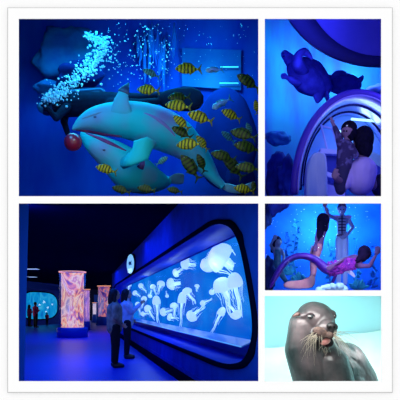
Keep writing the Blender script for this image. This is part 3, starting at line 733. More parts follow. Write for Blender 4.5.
# recess liner (soffit, sill): opening swept back to the display, near end trimmed
bm = B(); n = len(hole); La = [bm.verts.new(wpt(y, z, .03)) for y, z in hole]
Lb = [bm.verts.new(wpt(max(y, 6.9), z, D1)) for y, z in hole]
Lc = [bm.verts.new(wpt(max(y, 6.9)+.02, z+(.03 if z > 1.5 else -.03), D1)) for y, z in hole]
Ld = [bm.verts.new(wpt(y, z+(.03 if z > 1.5 else -.03), .031)) for y, z in hole]
for U, V in ((La, Lb), (Lb, Lc), (Lc, Ld), (Ld, La)):
    for k in range(n):
        if True: bm.faces.new((U[k], U[(k+1) % n], V[(k+1) % n], V[k]))
obj('recess', bm, mat('recess_blue', (.0, .05, .75), .5, c2=(.0, .035, .62), nscale=2, spec=.15), tk)
bm = B(); slab(bm, [wpt(6.88, .45, D1), wpt(27.3, .45, D1), wpt(27.3, .805, D1), wpt(6.88, .805, D1)], (.02, 0, 0)); slab(bm, [wpt(6.88, 2.40, D1), wpt(27.3, 2.40, D1), wpt(27.3, 2.6, D1), wpt(6.88, 2.6, D1)], (.02, 0, 0)); obj('fascia', bm, mat('fascia_blue', (.0, .05, .7), .7), tk, False)
# sloping glass shelf below the jellyfish
bm = B(); slab(bm, [wpt(7.0, .80, D1), wpt(27, .80, D1), wpt(27, .74, .45), wpt(6.9, .725, .40)], (0, 0, .02)); obj('glass_shelf', bm, mat('shelf_blue', (.08, .48, .98), .3, coat=.3), tk, False)  # pale base colour stands in for light caught in the glass
bm = B(); tube(bm, [wpt(6.9, .74, .40), wpt(10, .745, .41), wpt(18, .75, .43), wpt(27, .755, .45)], .006, 6); obj('shelf_edge', bm, mat('edge_cyan', (.2, .6, .95), .2, emit=(.1, .5, 1), estr=.8), tk)  # emission paints the bright edge line of the lit glass
back = ramp_emit('backlit_blue', [(.3, (.0, .10, .70)), (.52, (.0, .17, .82)), (.72, (.01, .28, .95))], scale=.5, strength=.85, stretch=(1, .5, 1))
bm = B(); slab(bm, [wpt(8.4, .5, 1.05), wpt(28, .5, 1.05), wpt(28, 2.75, 1.05), wpt(8.4, 2.75, 1.05)], (.02, 0, 0)); obj('backlit_panel', bm, back, tk, False)
bm = B(); slab(bm, [wpt(6.95, 2.42, D1), wpt(28, 2.42, D1), wpt(28, 2.75, 1.05), wpt(8.4, 2.75, 1.05)], (0, 0, .02)); slab(bm, [wpt(6.95, .80, D1), wpt(28, .80, D1), wpt(28, .5, 1.05), wpt(8.4, .5, 1.05)], (0, 0, -.02)); obj('tank_liner', bm, mat('liner_blue', (.01, .2, .8), .5), tk, False)
bm = B(); slab(bm, [wpt(7.0, .80, D1), wpt(27.8, .80, D1), wpt(27.8, 2.42, D1), wpt(7.0, 2.42, D1)], (.012, 0, 0)); obj('glass_pane', bm, glass('pane_glass', (.90, .96, 1), .012), tk, False)
# jellyfish
jm = mat('jelly_white', (.85, .92, .98), .5, emit=(.55, .78, 1), estr=.8)  # emission added to whiten the bells; jellyfish give off no light
jm2 = mat('jelly_arm', (.85, .92, .98), .5, emit=(.5, .75, 1), estr=.7)  # same added emission on arms and tentacles
def jelly():
    r = thing('jellyfish', 'x', 'jellyfish', (0, 0, 0), 'white jellyfish in the long wall tank')
    bm = B(); prof = spline([(.01, .30), (.16, .285), (.30, .22), (.40, .10), (.43, -.03), (.40, -.09), (.34, -.05), (.25, .08), (.1, .15), (.01, .16)], 3)
    rings = []
    for q, (a, z) in enumerate(prof):
        rings.append([bm.verts.new((a*(1+.05*math.cos(8*t))*math.cos(t), a*(1+.05*math.cos(8*t))*math.sin(t), z)) for t in [2*PI*k/32 for k in range(32)]])
    for a, b in zip(rings, rings[1:]):
        for k in range(32): bm.faces.new((a[k], a[(k+1) % 32], b[(k+1) % 32], b[k]))
    bm.faces.new(rings[0]); bm.faces.new(rings[-1][::-1])
    obj('bell', bm, jm, r)
    rnd = random.Random(4)
    for k in range(4):
        t = k*PI/2+.4; bm = B(); ph = rnd.random()*6
        pts = [Vector((.09*math.cos(t)+.07*math.sin(ph+q*.9)*q/8, .09*math.sin(t)+.07*math.cos(ph+q*.8)*q/8, .14-q*.13)) for q in range(10)]
        tube(bm, pts, [(.075-.0065*q, .03) for q in range(10)], 8); obj('oral_arm', bm, jm2, r)
    for k in range(8):
        t = k*PI/4+.2; bm = B(); ph = rnd.random()*6
        pts = [Vector((.37*math.cos(t)*(1-q*.03)+.04*math.sin(ph+q), .37*math.sin(t)*(1-q*.03)+.04*math.cos(ph+q), -.05-q*.09)) for q in range(7)]
        tube(bm, pts, [.016*(1-q*.1) for q in range(7)], 6); obj('tentacle', bm, jm2, r)
    return r
J = jelly()
# px, py, bell diameter px, tilt deg in image, stretch, depth behind wall, label
JEL = [
 (221, 258, 26, 60, 1.25, .80, 'largest white jellyfish, streaming left in the top right corner of the tank'),
 (208, 265, 17, 150, 1.0, .74, 'white jellyfish tipped over just left of the largest one'),
 (223, 287, 18, 20, 1.4, .82, 'long white jellyfish hanging below the largest one'),
 (235, 283, 15, 12, 1.8, .78, 'long streaming jellyfish against the right end of the tank'),
 (236, 314, 13, 215, 1.0, .80, 'white jellyfish upside down in the lower right of the tank'),
 (221, 313, 7, -25, 2.4, .86, 'faint slender jellyfish between the tank centre and its lower right corner'),
 (203, 303, 6, 115, 1.3, .80, 'small slanting jellyfish alone in the middle of the blue'),
 (197, 286, 4.5, 0, 1, .84, 'tiny round jellyfish above the small slanting one'),
 (171.5, 284, 12, 95, 1.0, .78, 'round white jellyfish left of centre, its bell facing left'),
 (187, 292, 10, 35, 1.1, .72, 'white jellyfish with its bell over a long pair of arms at tank centre'),
 (182, 300, 8, -4, 2.6, .76, 'jellyfish with the longest arms, reaching straight down at tank centre'),
 (192, 316, 13, 130, 1.0, .72, 'curled white jellyfish resting low at tank centre'),
 (174, 306, 7, 5, 1.2, .80, 'small upright jellyfish beside the long armed one'),
 (186, 263.5, 13, 80, 1.0, .80, 'white jellyfish close under the top edge of the glass'),
 (176, 273, 8, 120, 1.0, .82, 'smaller jellyfish left below the one under the top edge'),
 (161, 284, 7.5, -20, 1.1, .78, 'jellyfish with a domed bell left of the round white one'),
 (153, 287, 6, 25, 1.1, .82, 'small domed jellyfish, upper left of the tank'),
 (156.5, 302, 7, 3, 2.4, .76, 'long upright jellyfish in the left half of the tank'),
 (163.5, 312, 9, 100, 1.0, .75, 'jellyfish lying low left of the curled one'),
 (170, 317, 7, 75, 1.0, .74, 'low jellyfish drifting just above the shelf'),
 (148, 309, 7, 30, 1.5, .78, 'leaning jellyfish low in the left half of the tank'),
 (150, 296, 4.5, 170, 1.1, .8, 'small upturned jellyfish in the left half of the tank'),
 (144, 299, 5, -15, 1.5, .8, 'thin jellyfish above the leaning one'),
 (141, 286, 5.5, 40, 1.3, .8, 'small jellyfish near the left end under the top edge'),
 (138, 305, 5, 10, 1.6, .78, 'narrow jellyfish right of the phone held up'),
 (143, 314, 5, 95, 1.0, .76, 'small low jellyfish near the left end of the shelf'),
 (135, 293, 5, 60, 1.2, .78, 'small jellyfish just above the phone held up'),
 (129, 285, 4.5, -10, 1.2, .78, 'small jellyfish above the heads of the two visitors'),
 (167, 296, 4, 190, 1.0, .84, 'tiny upturned jellyfish between the round one and the long armed one'),
 (212, 292, 5, 140, 1.6, .9, 'faint slim jellyfish left of the long one below the largest'),
]
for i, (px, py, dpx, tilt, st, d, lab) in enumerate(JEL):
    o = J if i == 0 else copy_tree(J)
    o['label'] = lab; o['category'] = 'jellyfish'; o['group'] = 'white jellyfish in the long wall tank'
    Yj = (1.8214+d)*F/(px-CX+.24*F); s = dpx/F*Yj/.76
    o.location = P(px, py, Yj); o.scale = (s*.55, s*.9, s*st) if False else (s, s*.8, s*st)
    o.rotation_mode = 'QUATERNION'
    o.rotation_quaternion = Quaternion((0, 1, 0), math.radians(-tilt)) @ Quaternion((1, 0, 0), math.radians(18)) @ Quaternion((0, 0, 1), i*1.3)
for px in (150, 175, 215):
    Yj = (1.8214+.8)*F/(px-CX+.24*F); point('tank_fill_point', P(px, 265 if px > 200 else 285, Yj-.6), (.5, .75, 1), 5 if px > 200 else 9, .25)  # added point lamps that brighten the jellyfish

# round glowing sign on the wall
sg = thing('round_sign', 'round glowing white and blue sign with a fish mark above the long tank', 'sign', P(130.5, 264, 16.6))
Rs = Matrix.Rotation(math.radians(-61), 3, 'Z')
def disc(bm, r, y0, y1, nseg=40):
    vs = [bm.verts.new(Rs @ Vector((r*math.cos(2*PI*k/nseg), y0, r*math.sin(2*PI*k/nseg)))+P(130.5, 264, 16.6)) for k in range(nseg)]
    f = bm.faces.new(vs); ex = bmesh.ops.extrude_face_region(bm, geom=[f])
    bmesh.ops.translate(bm, verts=[v for v in ex['geom'] if isinstance(v, bmesh.types.BMVert)], vec=Rs @ Vector((0, y1-y0, 0)))
bm = B(); disc(bm, .345, 0, .08); obj('sign_body', bm, gbase, sg, False)
bm = B(); disc(bm, .32, -.012, 0); obj('sign_face', bm, mat('sign_face', (.5, .8, .9), .4, emit=(.25, .65, 1), estr=.75), sg, False)
bm = B(); plate(bm, [Rs @ Vector((x, -.02, z))+P(130.5, 264, 16.6) for x, z in ((-.15, .03), (-.06, .09), (.06, .07), (.16, .12), (.12, .03), (.17, -.05), (.06, -.03), (-.04, -.05))], .012, Rs @ Vector((0, 1, 0)))
obj('fish_mark', bm, mat('sign_teal', (.02, .30, .45), .5), sg, False)
bm = B()
for k in range(3): tube(bm, [Rs @ Vector((-.18+.045*j, -.02, -.17-.05*k+.02*math.sin(j*1.6)))+P(130.5, 264, 16.6) for j in range(9)], .011, 6)
obj('wave_mark', bm, mat('sign_white', (.9, .95, 1), .5, emit=(.6, .9, 1), estr=.8), sg)
bm = B(); cap(bm, P(131, 262, 16.9), .02, wpt(17.3, 2.85, .0), .02); obj('bracket', bm, gbase, sg)

# cylinder tanks
def column_tank(label, px, Y, r, z0, z1, seed, pal):
    x = (px-CX)/F*Y; c = Vector((x, Y, 0)); t = thing('column_tank', label, 'aquarium', c, 'glowing column tanks')
    bm = B(); lathe(bm, [(r*1.16, 0), (r*1.16, z0-.06), (r*1.12, z0), (r*.5, z0)], c, 48); obj('plinth', bm, mat('plinth', (.0, .05, .50), .4), t)
    bm = B(); lathe(bm, [(r*.84, z0+.01), (r*.84, z1-.06)], c, 48)
    obj('lit_core', bm, ramp_emit('swirl', pal, scale=1.0, strength=.85, distort=2.6, stretch=(1, 1, .75)), t)
    bm = B(); lathe(bm, [(r, z0), (r, z1), (r*.985, z1), (r*.985, z0)], c, 48, closed=True); obj('glass_cylinder', bm, glass('column_glass', (1, .97, .98), .08), t)
    bm = B(); lathe(bm, [(r*1.01, z1-.02), (r*1.03, z1-.02), (r*1.03, z1+.015), (r*1.01, z1+.015)], c, 48, closed=True)
    obj('light_ring', bm, mat('ring_orange', (.9, .4, .2), .4, emit=(1, .38, .22), estr=.8), t)
    return t, c
pal1 = [(.30, (.06, .06, .50)), (.38, (.35, .12, .35)), (.44, (1, .36, .26)), (.50, (1, .82, .66)), (.56, (.62, .20, .34)), (.64, (.92, .70, .80)), (.72, (.12, .14, .62))]
pal2 = [(.32, (.01, .02, .22)), (.45, (.16, .06, .36)), (.50, (.85, .28, .22)), (.57, (.10, .12, .5)), (.70, (.55, .35, .6))]
column_tank('tall glowing pink and orange column tank on a round blue plinth', 72.5, 22, .575, .42, 2.86, 1, pal1)
column_tank('smaller purple and orange column tank farther back', 104, 38, .50, .62, 2.95, 2, pal2)
# violet companion column right behind the tall one
column_tank('slim violet column tank half hidden behind the tall pink one', 86.3, 29, .22, .5, 2.35, 3, [(.3, (.1, .1, .7)), (.5, (.5, .25, .8)), (.7, (.9, .5, .8))])
column_tank('distant slim white lit column tank beside the plinths', 94.5, 45, .18, .7, 1.75, 4, [(.3, (.3, .5, .9)), (.5, (.7, .6, .9)), (.7, (.9, .8, .9))])

# far left tank with visitors
ft = thing('wall_tank', 'bright turquoise wide tank at the far left end of the gallery', 'aquarium', P(40, 320, 36))
A_, B_ = P(19, 300, 34.5), P(58.5, 300, 41)
def fw(u, z, d=0): q = A_.lerp(B_, u); return Vector((q.x+d*-.15, q.y+d, z))
bm = B(); slab(bm, [fw(-.2, 0, .25), fw(1.25, 0, .25), fw(1.25, 3.2, .25), fw(-.2, 3.2, .25)], (0, .1, 0)); struct('wall_left', bm, mat('far_wall', (.0, .03, .36), .8))
ov = []
for k in range(48):
    t = 2*PI*k/48; a = math.copysign(abs(math.cos(t))**.6, math.cos(t)); b = math.copysign(abs(math.sin(t))**.7, math.sin(t)); ov.append((.5+.47*a, 1.45+1.05*b))
bm = B(); f = bm.faces.new([bm.verts.new(fw(u, z, .1)) for u, z in ov]); ex = bmesh.ops.extrude_face_region(bm, geom=[f]); bmesh.ops.translate(bm, verts=[v for v in ex['geom'] if isinstance(v, bmesh.types.BMVert)], vec=(0, .05, 0))
obj('lit_water', bm, ramp_emit('far_water', [(.30, (.0, .16, .60)), (.50, (.0, .32, .78)), (.68, (.03, .48, .9)), (.8, (.3, .8, 1))], scale=.9, strength=.75), ft, False)
bm = B(); tube(bm, [fw(u, z, .06) for u, z in ov+ov[:1]], .05, 8, close=False); obj('rim', bm, gbase, ft)
for k, (u, z, s) in enumerate(((.62, 1.75, .5), (.72, 1.3, .4), (.5, 1.5, .4), (.83, 1.55, .35), (.66, 1.0, .3))):
    o = copy_tree(J); o['label'] = ('pale ray shaped jellyfish in the far left tank, uppermost', 'pale jellyfish in the far left tank, right of centre', 'pale jellyfish in the middle of the far left tank', 'pale jellyfish at the right end of the far left tank', 'small pale jellyfish low in the far left tank')[k]
    o['group'] = 'jellyfish in the far left tank'; o.location = fw(u, z, -.35); o.scale = (s*.55, s*.25, s*.28); o.rotation_mode = 'QUATERNION'; o.rotation_quaternion = Quaternion((0, 1, 0), .9+k)

# near left pillar
bm = B(); slab(bm, [(-2.6, 5.9, 0), (-2.085, 5.9, 0), (-2.02, 5.9, 2.5), (-2.6, 5.9, 2.5)], (-.08, .12, 0)); struct('trim_1', bm, mat('pillar_blue', (.0, .08, .85), .6))
# ceiling lamps, far left
for k, (px, py, Y, wd) in enumerate(((30.5, 269, 24, .36), (32, 277, 28, .20))):
    lm = thing('ceiling_light', ('longer flat ceiling lamp at the far left of the gallery', 'shorter flat ceiling lamp below the longer one at the far left')[k], 'lamp', P(px, py, Y), 'flat lamps at the far left')
    bm = B(); box(bm, P(px, py, Y)+Vector((0, 0, .03)), (wd*2.1, .5, .05)); obj('housing', bm, gbase, lm, False)
    bm = B(); box(bm, P(px, py, Y), (wd*2, .48, .02)); obj('diffuser', bm, mat('lamp_white', (.6, .7, 1), .5, emit=(.35, .55, 1), estr=.6), lm, False)
    bm = B(); c = P(px, py, Y); cap(bm, c, .015, Vector((c.x, c.y, 3.19)), .015); obj('hanger', bm, gbase, lm)
bm = B(); slab(bm, [P(28, 288, 33), P(60, 291, 33), P(60, 287, 33), P(28, 281, 33)], (0, .2, 0)); struct('trim_2', bm, mat('beam_blue', (.0, .03, .30), .8))
bm = B(); slab(bm, [(-10.6, 50, 0), (-4, 50, 0), (-4, 50, 2.6), (-10.6, 50, 2.6)], (0, .1, 0)); struct('wall_back', bm, mat('back_wall_blue', (.006, .05, .42), .6))

# standing visitors ------------------------------------------------------
skin = mat('skin_tone', (.42, .24, .18), .5)
def person(label, loc, rz, H, coatm, trm, hairmat, shoem, phone=False, voxel=.011, longhair=True, arms='pockets', simple=False, grp=None):
    t = thing('person', label, 'person', loc, grp); s = H/1.72
    Q = Matrix.Rotation(rz, 3, 'Z'); L = Vector(loc)
    def w(x, y, z): return L+Q @ (Vector((x, y, z))*s)       # faces local +X
    bm = B()
    ell(bm, w(.01, 0, 1.60), (.10*s, .078*s, .12*s), Q); cap(bm, w(-.01, 0, 1.44), .055*s, w(0, 0, 1.52), .05*s)
    ell(bm, w(.105, 0, 1.59), (.022*s, .013*s, .02*s), Q); ell(bm, w(.075, 0, 1.54), (.035*s, .04*s, .03*s), Q)
    for sd in (1, -1): ell(bm, w(.0, .08*sd, 1.595), (.02*s, .012*s, .03*s), Q)
    cap(bm, w(-.01, 0, 1.02), .12*s, w(-.01, 0, 1.32), .13*s)
    for sd in (1, -1):
        cap(bm, w(-.01, .08*sd, 1.36), .075*s, w(-.01, .14*sd, 1.36), .07*s)
        cap(bm, w(0, .08*sd, .92), .09*s, w(.01, .09*sd, .5), .058*s); cap(bm, w(.01, .09*sd, .5), .055*s, w(-.01, .09*sd, .09), .038*s)
        cap(bm, w(-.02, .09*sd, .05), .035*s, w(.13, .10*sd, .04), .028*s)
        if arms == 'phone' and sd == -1 or arms == 'both':
            el = w(.12, .2*sd, 1.16); ha = w(.33, .10*sd, 1.36)
        elif arms == 'hold':
            el = w(.04, .2*sd, 1.12); ha = w(.24, .09*sd, 1.15)
        else:
            el = w(-.03, .21*sd, 1.12); ha = w(.13, .16*sd, .97)
        cap(bm, w(-.01, .17*sd, 1.36), .055*s, el, .045*s); cap(bm, el, .043*s, ha, .03*s)
        d = (ha-el).normalized(); pc = ha+d*.05*s; ell(bm, pc, (.036*s, .03*s, .042*s))
        up = Vector((0, 0, 1)); sidev = d.cross(up).normalized(); u2 = sidev.cross(d)
        for k in range(4):
            b0 = pc+u2*(.028-.018*k)*s+d*.03*s; ln = (.05, .056, .052, .042)[k]*s
            cap(bm, b0, .0105*s, b0+d*ln*.6+sidev*.02*s*-sd, .009*s); cap(bm, b0+d*ln*.6+sidev*.02*s*-sd, .009*s, b0+d*ln*.8+sidev*.045*s*-sd, .008*s)
        cap(bm, pc+u2*.03*s, .012*s, pc+u2*.065*s+d*.025*s, .009*s)
    obj('body', bm, skin, t, voxel=voxel*s)
    if not simple:
        for sd in (1, -1):
            bm = B(); ell(bm, w(.092, .035*sd, 1.61), (.01*s, .014*s, .008*s), Q); obj('eye', bm, gbase, t)
        bm = B(); ell(bm, w(.1, 0, 1.555), (.008*s, .022*s, .007*s), Q); obj('mouth', bm, mat('lips', (.3, .08, .08), .5), t)
    bm = B(); ell(bm, w(-.03, 0, 1.625), (.11*s, .1*s, .118*s), Q)
    if longhair: cap(bm, w(-.07, 0, 1.58), .085*s, w(-.09, 0, 1.44), .07*s); [cap(bm, w(-.0, .075*sd, 1.62), .035*s, w(-.02, .08*sd, 1.45), .03*s) for sd in (1, -1)]
    obj('hair', bm, hairmat, t, voxel=voxel*1.2*s)
    bm = B()
    cap(bm, w(-.01, 0, 1.02), .175*s, w(-.01, 0, 1.28), .175*s); cap(bm, w(-.01, 0, .88), .175*s, w(-.01, 0, 1.04), .17*s)
    cap(bm, w(-.02, 0, 1.40), .08*s, w(-.02, 0, 1.46), .085*s)
    for sd in (1, -1):
        cap(bm, w(-.01, .06*sd, 1.34), .11*s, w(-.01, .15*sd, 1.33), .085*s)
        if arms == 'phone' and sd == -1 or arms == 'both': el = w(.12, .2*sd, 1.16); ha = w(.31, .11*sd, 1.34)
        elif arms == 'hold': el = w(.04, .2*sd, 1.12); ha = w(.2, .1*sd, 1.15)
        else: el = w(-.03, .21*sd, 1.12); ha = w(.1, .17*sd, .99)
        cap(bm, w(-.01, .17*sd, 1.34), .085*s, el, .07*s); cap(bm, el, .07*s, ha, .05*s)
    obj('coat', bm, coatm, t, voxel=voxel*1.3*s)
    bm = B()
    for sd in (1, -1):
        cap(bm, w(0, .08*sd, .90), .115*s, w(.01, .09*sd, .5), .085*s); cap(bm, w(.01, .09*sd, .5), .082*s, w(-.01, .09*sd, .14), .066*s)
    obj('trousers', bm, trm, t, voxel=voxel*1.2*s)
    for sd in (1, -1):
        bm = B(); tube(bm, [w(-.075, .09*sd, .055), w(-.05, .09*sd, .06), w(.03, .092*sd, .062), (w(.12, .1*sd, .05)), w(.175, .1*sd, .04), w(.19, .1*sd, .035)], [(.02*s, .03*s), (.042*s, .055*s), (.046*s, .06*s), (.05*s, .045*s), (.035*s, .035*s), (.01*s, .01*s)], 14, up=(0, 0, 1))
        obj('shoe', bm, shoem, t)
    return t, w
blk = mat('hair_dark', (.006, .005, .01), .5, bump=.4, bscale=40)
coat1 = mat('coat_grey', (.26, .24, .20), .9, c2=(.12, .11, .10), nscale=8, bump=.4, bscale=20)
coat2 = mat('coat_pale', (.5, .55, .7), .85, c2=(.3, .34, .45), nscale=6, bump=.4, bscale=20)
trs = mat('trousers_dark', (.004, .004, .01), .8)
boot = mat('boot_black', (.003, .003, .006), .4)
person('visitor with long dark hair and grey coat, nearer of two at the long tank', ((115-CX)/F*10.7, 10.7, 0), math.radians(18), 1.67, coat1, trs, blk, boot)
t, w = person('visitor in a pale padded coat holding a phone up towards the long tank', ((127-CX)/F*12.6, 12.6, 0), math.radians(8), 1.74, coat2, trs, blk, boot, arms='phone')
ph = thing('phone', 'dark phone with a lit edge held up by the visitor in the pale coat', 'phone', w(.42, -.085, 1.36))
bm = B(); box(bm, w(.42, -.085, 1.40), (.012, .08, .16)); obj('phone_body', bm, boot, ph, False, bevel=.003)
bm = B(); box(bm, w(.4125, -.085, 1.40), (.002, .07, .145)); obj('screen', bm, mat('screen', (.1, .3, .6), .2, emit=(.2, .5, .9), estr=.8), ph, False)
redc = mat('coat_red', (.40, .02, .08), .85); redd = mat('coat_wine', (.14, .01, .05), .85)
person('visitor in a red coat standing before the far left tank', ((35.5-CX)/F*32.6, 32.6, 0), math.radians(60), 1.66, redc, trs, blk, boot, voxel=.02, simple=True, arms='hold', longhair=False)
person('visitor in a wine coloured coat left of the red coated one', ((29.5-CX)/F*34.6, 34.6, 0), math.radians(50), 1.5, redd, trs, blk, boot, voxel=.02, simple=True, arms='hold')
person('small child in a red coat alone before the far left tank', ((47-CX)/F*36.5, 36.5, 0), math.radians(80), .95, redc, trs, blk, boot, voxel=.02, simple=True)

# added blue fill lamps for the gallery, no fixtures modelled
area('gallery_fill', (-2.6, 11, 3.1), (-2.6, 11, 0), 2.2, 6, (.008, .10, 1), 170)
area('gallery_fill', (-5.5, 22, 3.1), (-5.5, 22, 0), 3, 8, (.008, .10, 1), 240)
area('gallery_fill', (-1.1, 7, 2.3), (-1.0, 7.5, 0), .6, 1.5, (.01, .10, 1), 8)
spot('gallery_fill_spot', (-3.4, 9, 3.0), wpt(13, 1.9), (.02, .15, 1), 260, 100, .1)
spot('gallery_fill_spot', (-2.6, 6, 2.6), wpt(7.5, 2.6), (.01, .16, 1), 75, 110, .1)
for yy in (8.2, 12, 17, 22): area('tank_fill', wpt(yy, 2.36, .33), wpt(yy, .6, .33), .25, .8, (.05, .25, 1), 5)  # added fill lamps inside the long tank's recess
# =================================================================== PANEL D : mermaid show
waterD = mat('show_water', (.004, .10, .62), .8, c2=(.01, .18, .75), nscale=1.2)
enclosure((263.2, 201.2, 410, 291.6), YB, 12, {'*': mat('show_side', (.003, .02, .25), .8), 'F': waterD})
skinw = mat('skin_back', (.13, .07, .19), .5)
skinp = mat('skin_warm', (.62, .36, .33), .5)
purp = mat('tail_purple', (.035, .004, .22), .45, c2=(.08, .008, .32), nscale=14, bump=.5, bscale=40, coat=.3)
peach = mat('tail_peach', (.42, .15, .24), .5, c2=(.55, .30, .32), nscale=16, bump=.4, bscale=40, coat=.2)
hairD = mat('hair_mermaid', (.004, .003, .02), .9, spec=.1, bump=.6, bscale=50, c2=(.012, .006, .035), nscale=12)
def T(bm, pts, k=5, n=14, up=None, close=True):
    """pts: (px, py, Y, r_side, r_up) with radii in px"""
    sp = spline(pts, k); tube(bm, [P(a, b, c) for a, b, c, d, e in sp], [(d/F*c, e/F*c) for a, b, c, d, e in sp], n, up=up)
def hand(bm, c, d, s=1.0, side=Vector((0, -1, 0))):
    """open hand: palm at c pointing along d"""
    d = Vector(d).normalized(); u = d.cross(side).normalized()
    ell(bm, c, (.035*s, .026*s, .035*s)); c = Vector(c)
    for k in range(4):
        b0 = c+d*.02*s+u*(.027-.018*k)*s; ln = (.062, .07, .066, .052)[k]*s; e1 = b0+d*ln*.6+u*(.004*(1.5-k))*s
        cap(bm, b0, .010*s, e1, .009*s); cap(bm, e1, .009*s, e1+d*ln*.45-side*.012*s, .0075*s)
    cap(bm, c+u*.02*s, .011*s, c+u*.055*s+d*.02*s, .009*s)
def cp(bm, a, ra, b, rb): cap(bm, P(*a), ra/F*a[2], P(*b), rb/F*b[2])

# purple mermaid, back to us, swimming right
Ym = 9.0
m1 = thing('person', 'mermaid performer with dark hair and a purple ruffled tail swimming right, back turned', 'person', P(345, 265, Ym))
bm = B()
ell(bm, P(364.5, 254, Ym), (.10, .11, .12)); cp(bm, (361, 259, Ym), 2.6, (358, 261, Ym), 3)
cp(bm, (354.5, 258.5, Ym+.02), 4.3, (358, 264, Ym), 4.6); cp(bm, (353, 262, Ym), 5.4, (344, 265.5, Ym), 4.6); cp(bm, (344, 265.5, Ym), 4.8, (334, 269, Ym), 6)
cp(bm, (361, 266, Ym-.1), 2.7, (369.5, 266, Ym-.2), 2.1); cp(bm, (369.5, 266, Ym-.2), 2.1, (375.5, 256, Ym-.25), 1.5)
hand(bm, P(376.8, 252.5, Ym-.26), (.25, 0, 1), 1.25)
cp(bm, (353, 257, Ym+.1), 2.5, (343, 260, Ym-.1), 2); cp(bm, (343, 260, Ym-.1), 2, (334, 265, Ym-.28), 1.5); hand(bm, P(332, 266.5, Ym-.3), (-1, 0, -.6), 1.1)
obj('body', bm, skinw, m1, voxel=.013)
bm = B(); ell(bm, P(364.3, 252.8, Ym-.01), (.118, .125, .138)); ell(bm, P(363, 257.5, Ym-.05), (.08, .09, .08)); cp(bm, (361, 257, Ym-.06), 3.5, (357, 261, Ym-.09), 2.4); obj('hair', bm, hairD, m1, voxel=.016)
bm = B(); T(bm, [(352, 262, Ym, 4, 5.2), (344, 266, Ym, 5, 6.5), (334, 270, Ym, 5.5, 7.3), (325, 268, Ym, 5, 6.6), (317, 261, Ym+.05, 4, 5.8), (309, 257, Ym+.1, 3.5, 5.2), (300, 256, Ym+.1, 3.2, 5.4), (291, 258.5, Ym+.05, 3, 6), (283, 265, Ym, 3, 6.6), (277, 274, Ym, 3, 7), (272.5, 282, Ym, 2.5, 7), (270, 288, Ym, 1, 5)], 6, 20, up=(0, -1, 0))
tail = obj('tail', bm, purp, m1)
# ruffled petals over the hips
ruf = mat('ruffle', (.09, .008, .30), .6, c2=(.38, .04, .45), nscale=20); random.seed(21)
bm = B()
for i in range(240):
    u = random.random(); cx = 328+u*27; cy = 269.5-u*6+random.uniform(-7.2, 7.2)*(1-.25*u)
    dy = (cy-(269.5-u*6))/8; c = P(cx, cy, Ym-.145*math.sqrt(max(0, 1-dy*dy*.9))); a = random.uniform(0, 2*PI); rr = random.uniform(.022, .042)
    Rr = Matrix.Rotation(random.uniform(-.6, .6), 3, 'X') @ Matrix.Rotation(a, 3, 'Y'); pts = []
    for k in range(8):
        t = 2*PI*k/8; q = Vector((rr*math.cos(t), -.006*(k % 2), rr*.6*math.sin(t))); pts.append(c+Rr @ q)
    plate(bm, pts, .006, Rr @ Vector((0, 1, 0)))
rf = obj('ruffle', bm, ruf, tail); rf['kind'] = 'stuff'
bm = B(); T(bm, [(336, 274, Ym-.02, 1.5, 4), (334, 279, Ym-.02, 1.2, 4.5), (332, 284, Ym, 1, 4), (330, 287, Ym, .4, 1)], 5, 12); obj('hip_fin', bm, mat('fin_violet', (.03, .01, .18), .5), tail)
bm = B(); T(bm, [(346, 270, Ym-.05, .5, 1.5), (351, 273, Ym-.1, .5, 2), (355, 277, Ym-.1, .2, 1)], 5, 10, up=(0, 0, 1)); obj('side_fin', bm, mat('fin_lilac', (.4, .45, .8), .4), tail)

# upright mermaid with peach tail
Yp = 9.7
m2 = thing('person', 'mermaid performer with long dark hair and a peach tail stretching one arm up', 'person', P(315, 285, Yp))
bm = B()
ell(bm, P(323.5, 221, Yp), (.095, .105, .12)); cp(bm, (323, 226, Yp), 2.3, (322.5, 229, Yp), 2.5); cp(bm, (319.5, 230, Yp), 3.2, (325, 229, Yp), 3.2); cp(bm, (322, 231, Yp), 4.7, (320, 240, Yp), 3.9); cp(bm, (320, 240, Yp), 4, (318, 248, Yp), 5)
cp(bm, (326.2, 228.5, Yp), 2.2, (328.5, 217, Yp), 1.8); cp(bm, (328.5, 217, Yp), 1.7, (325.5, 207.5, Yp-.05), 1.25); hand(bm, P(324.8, 205.2, Yp-.05), (-.15, 0, 1), 1.2)
cp(bm, (318.5, 230, Yp), 2.1, (316.4, 238, Yp-.08), 1.8); cp(bm, (316.4, 238, Yp-.08), 1.6, (316.5, 244, Yp-.22), 1.2); hand(bm, P(316, 246.5, Yp-.25), (-.2, 0, -1), 1.1)
obj('body', bm, skinw, m2, voxel=.013)
bm = B(); ell(bm, P(323, 220, Yp+.01), (.125, .125, .14)); cp(bm, (321, 223, Yp-.06), 4.6, (320, 235, Yp-.1), 3.2); cp(bm, (325, 222, Yp-.04), 3, (325.5, 230, Yp-.06), 2); cp(bm, (319.5, 229, Yp-.09), 2.8, (318.3, 240, Yp-.11), 1.5); obj('hair', bm, hairD, m2, voxel=.016)
bm = B(); T(bm, [(318.5, 244, Yp, 4.4, 4.7), (317, 250, Yp, 4.8, 6.4), (315, 257, Yp, 4.5, 6), (313.5, 265, Yp+.05, 3.6, 4.6), (313.5, 272, Yp+.05, 3, 4.2), (311, 279, Yp, 2.6, 4.0), (303, 283, Yp-.1, 2.2, 3.6), (295, 285, Yp-.15, 1.5, 3.2)], 6, 18, up=(0, -1, 0))
t2_ = obj('tail', bm, peach, m2)
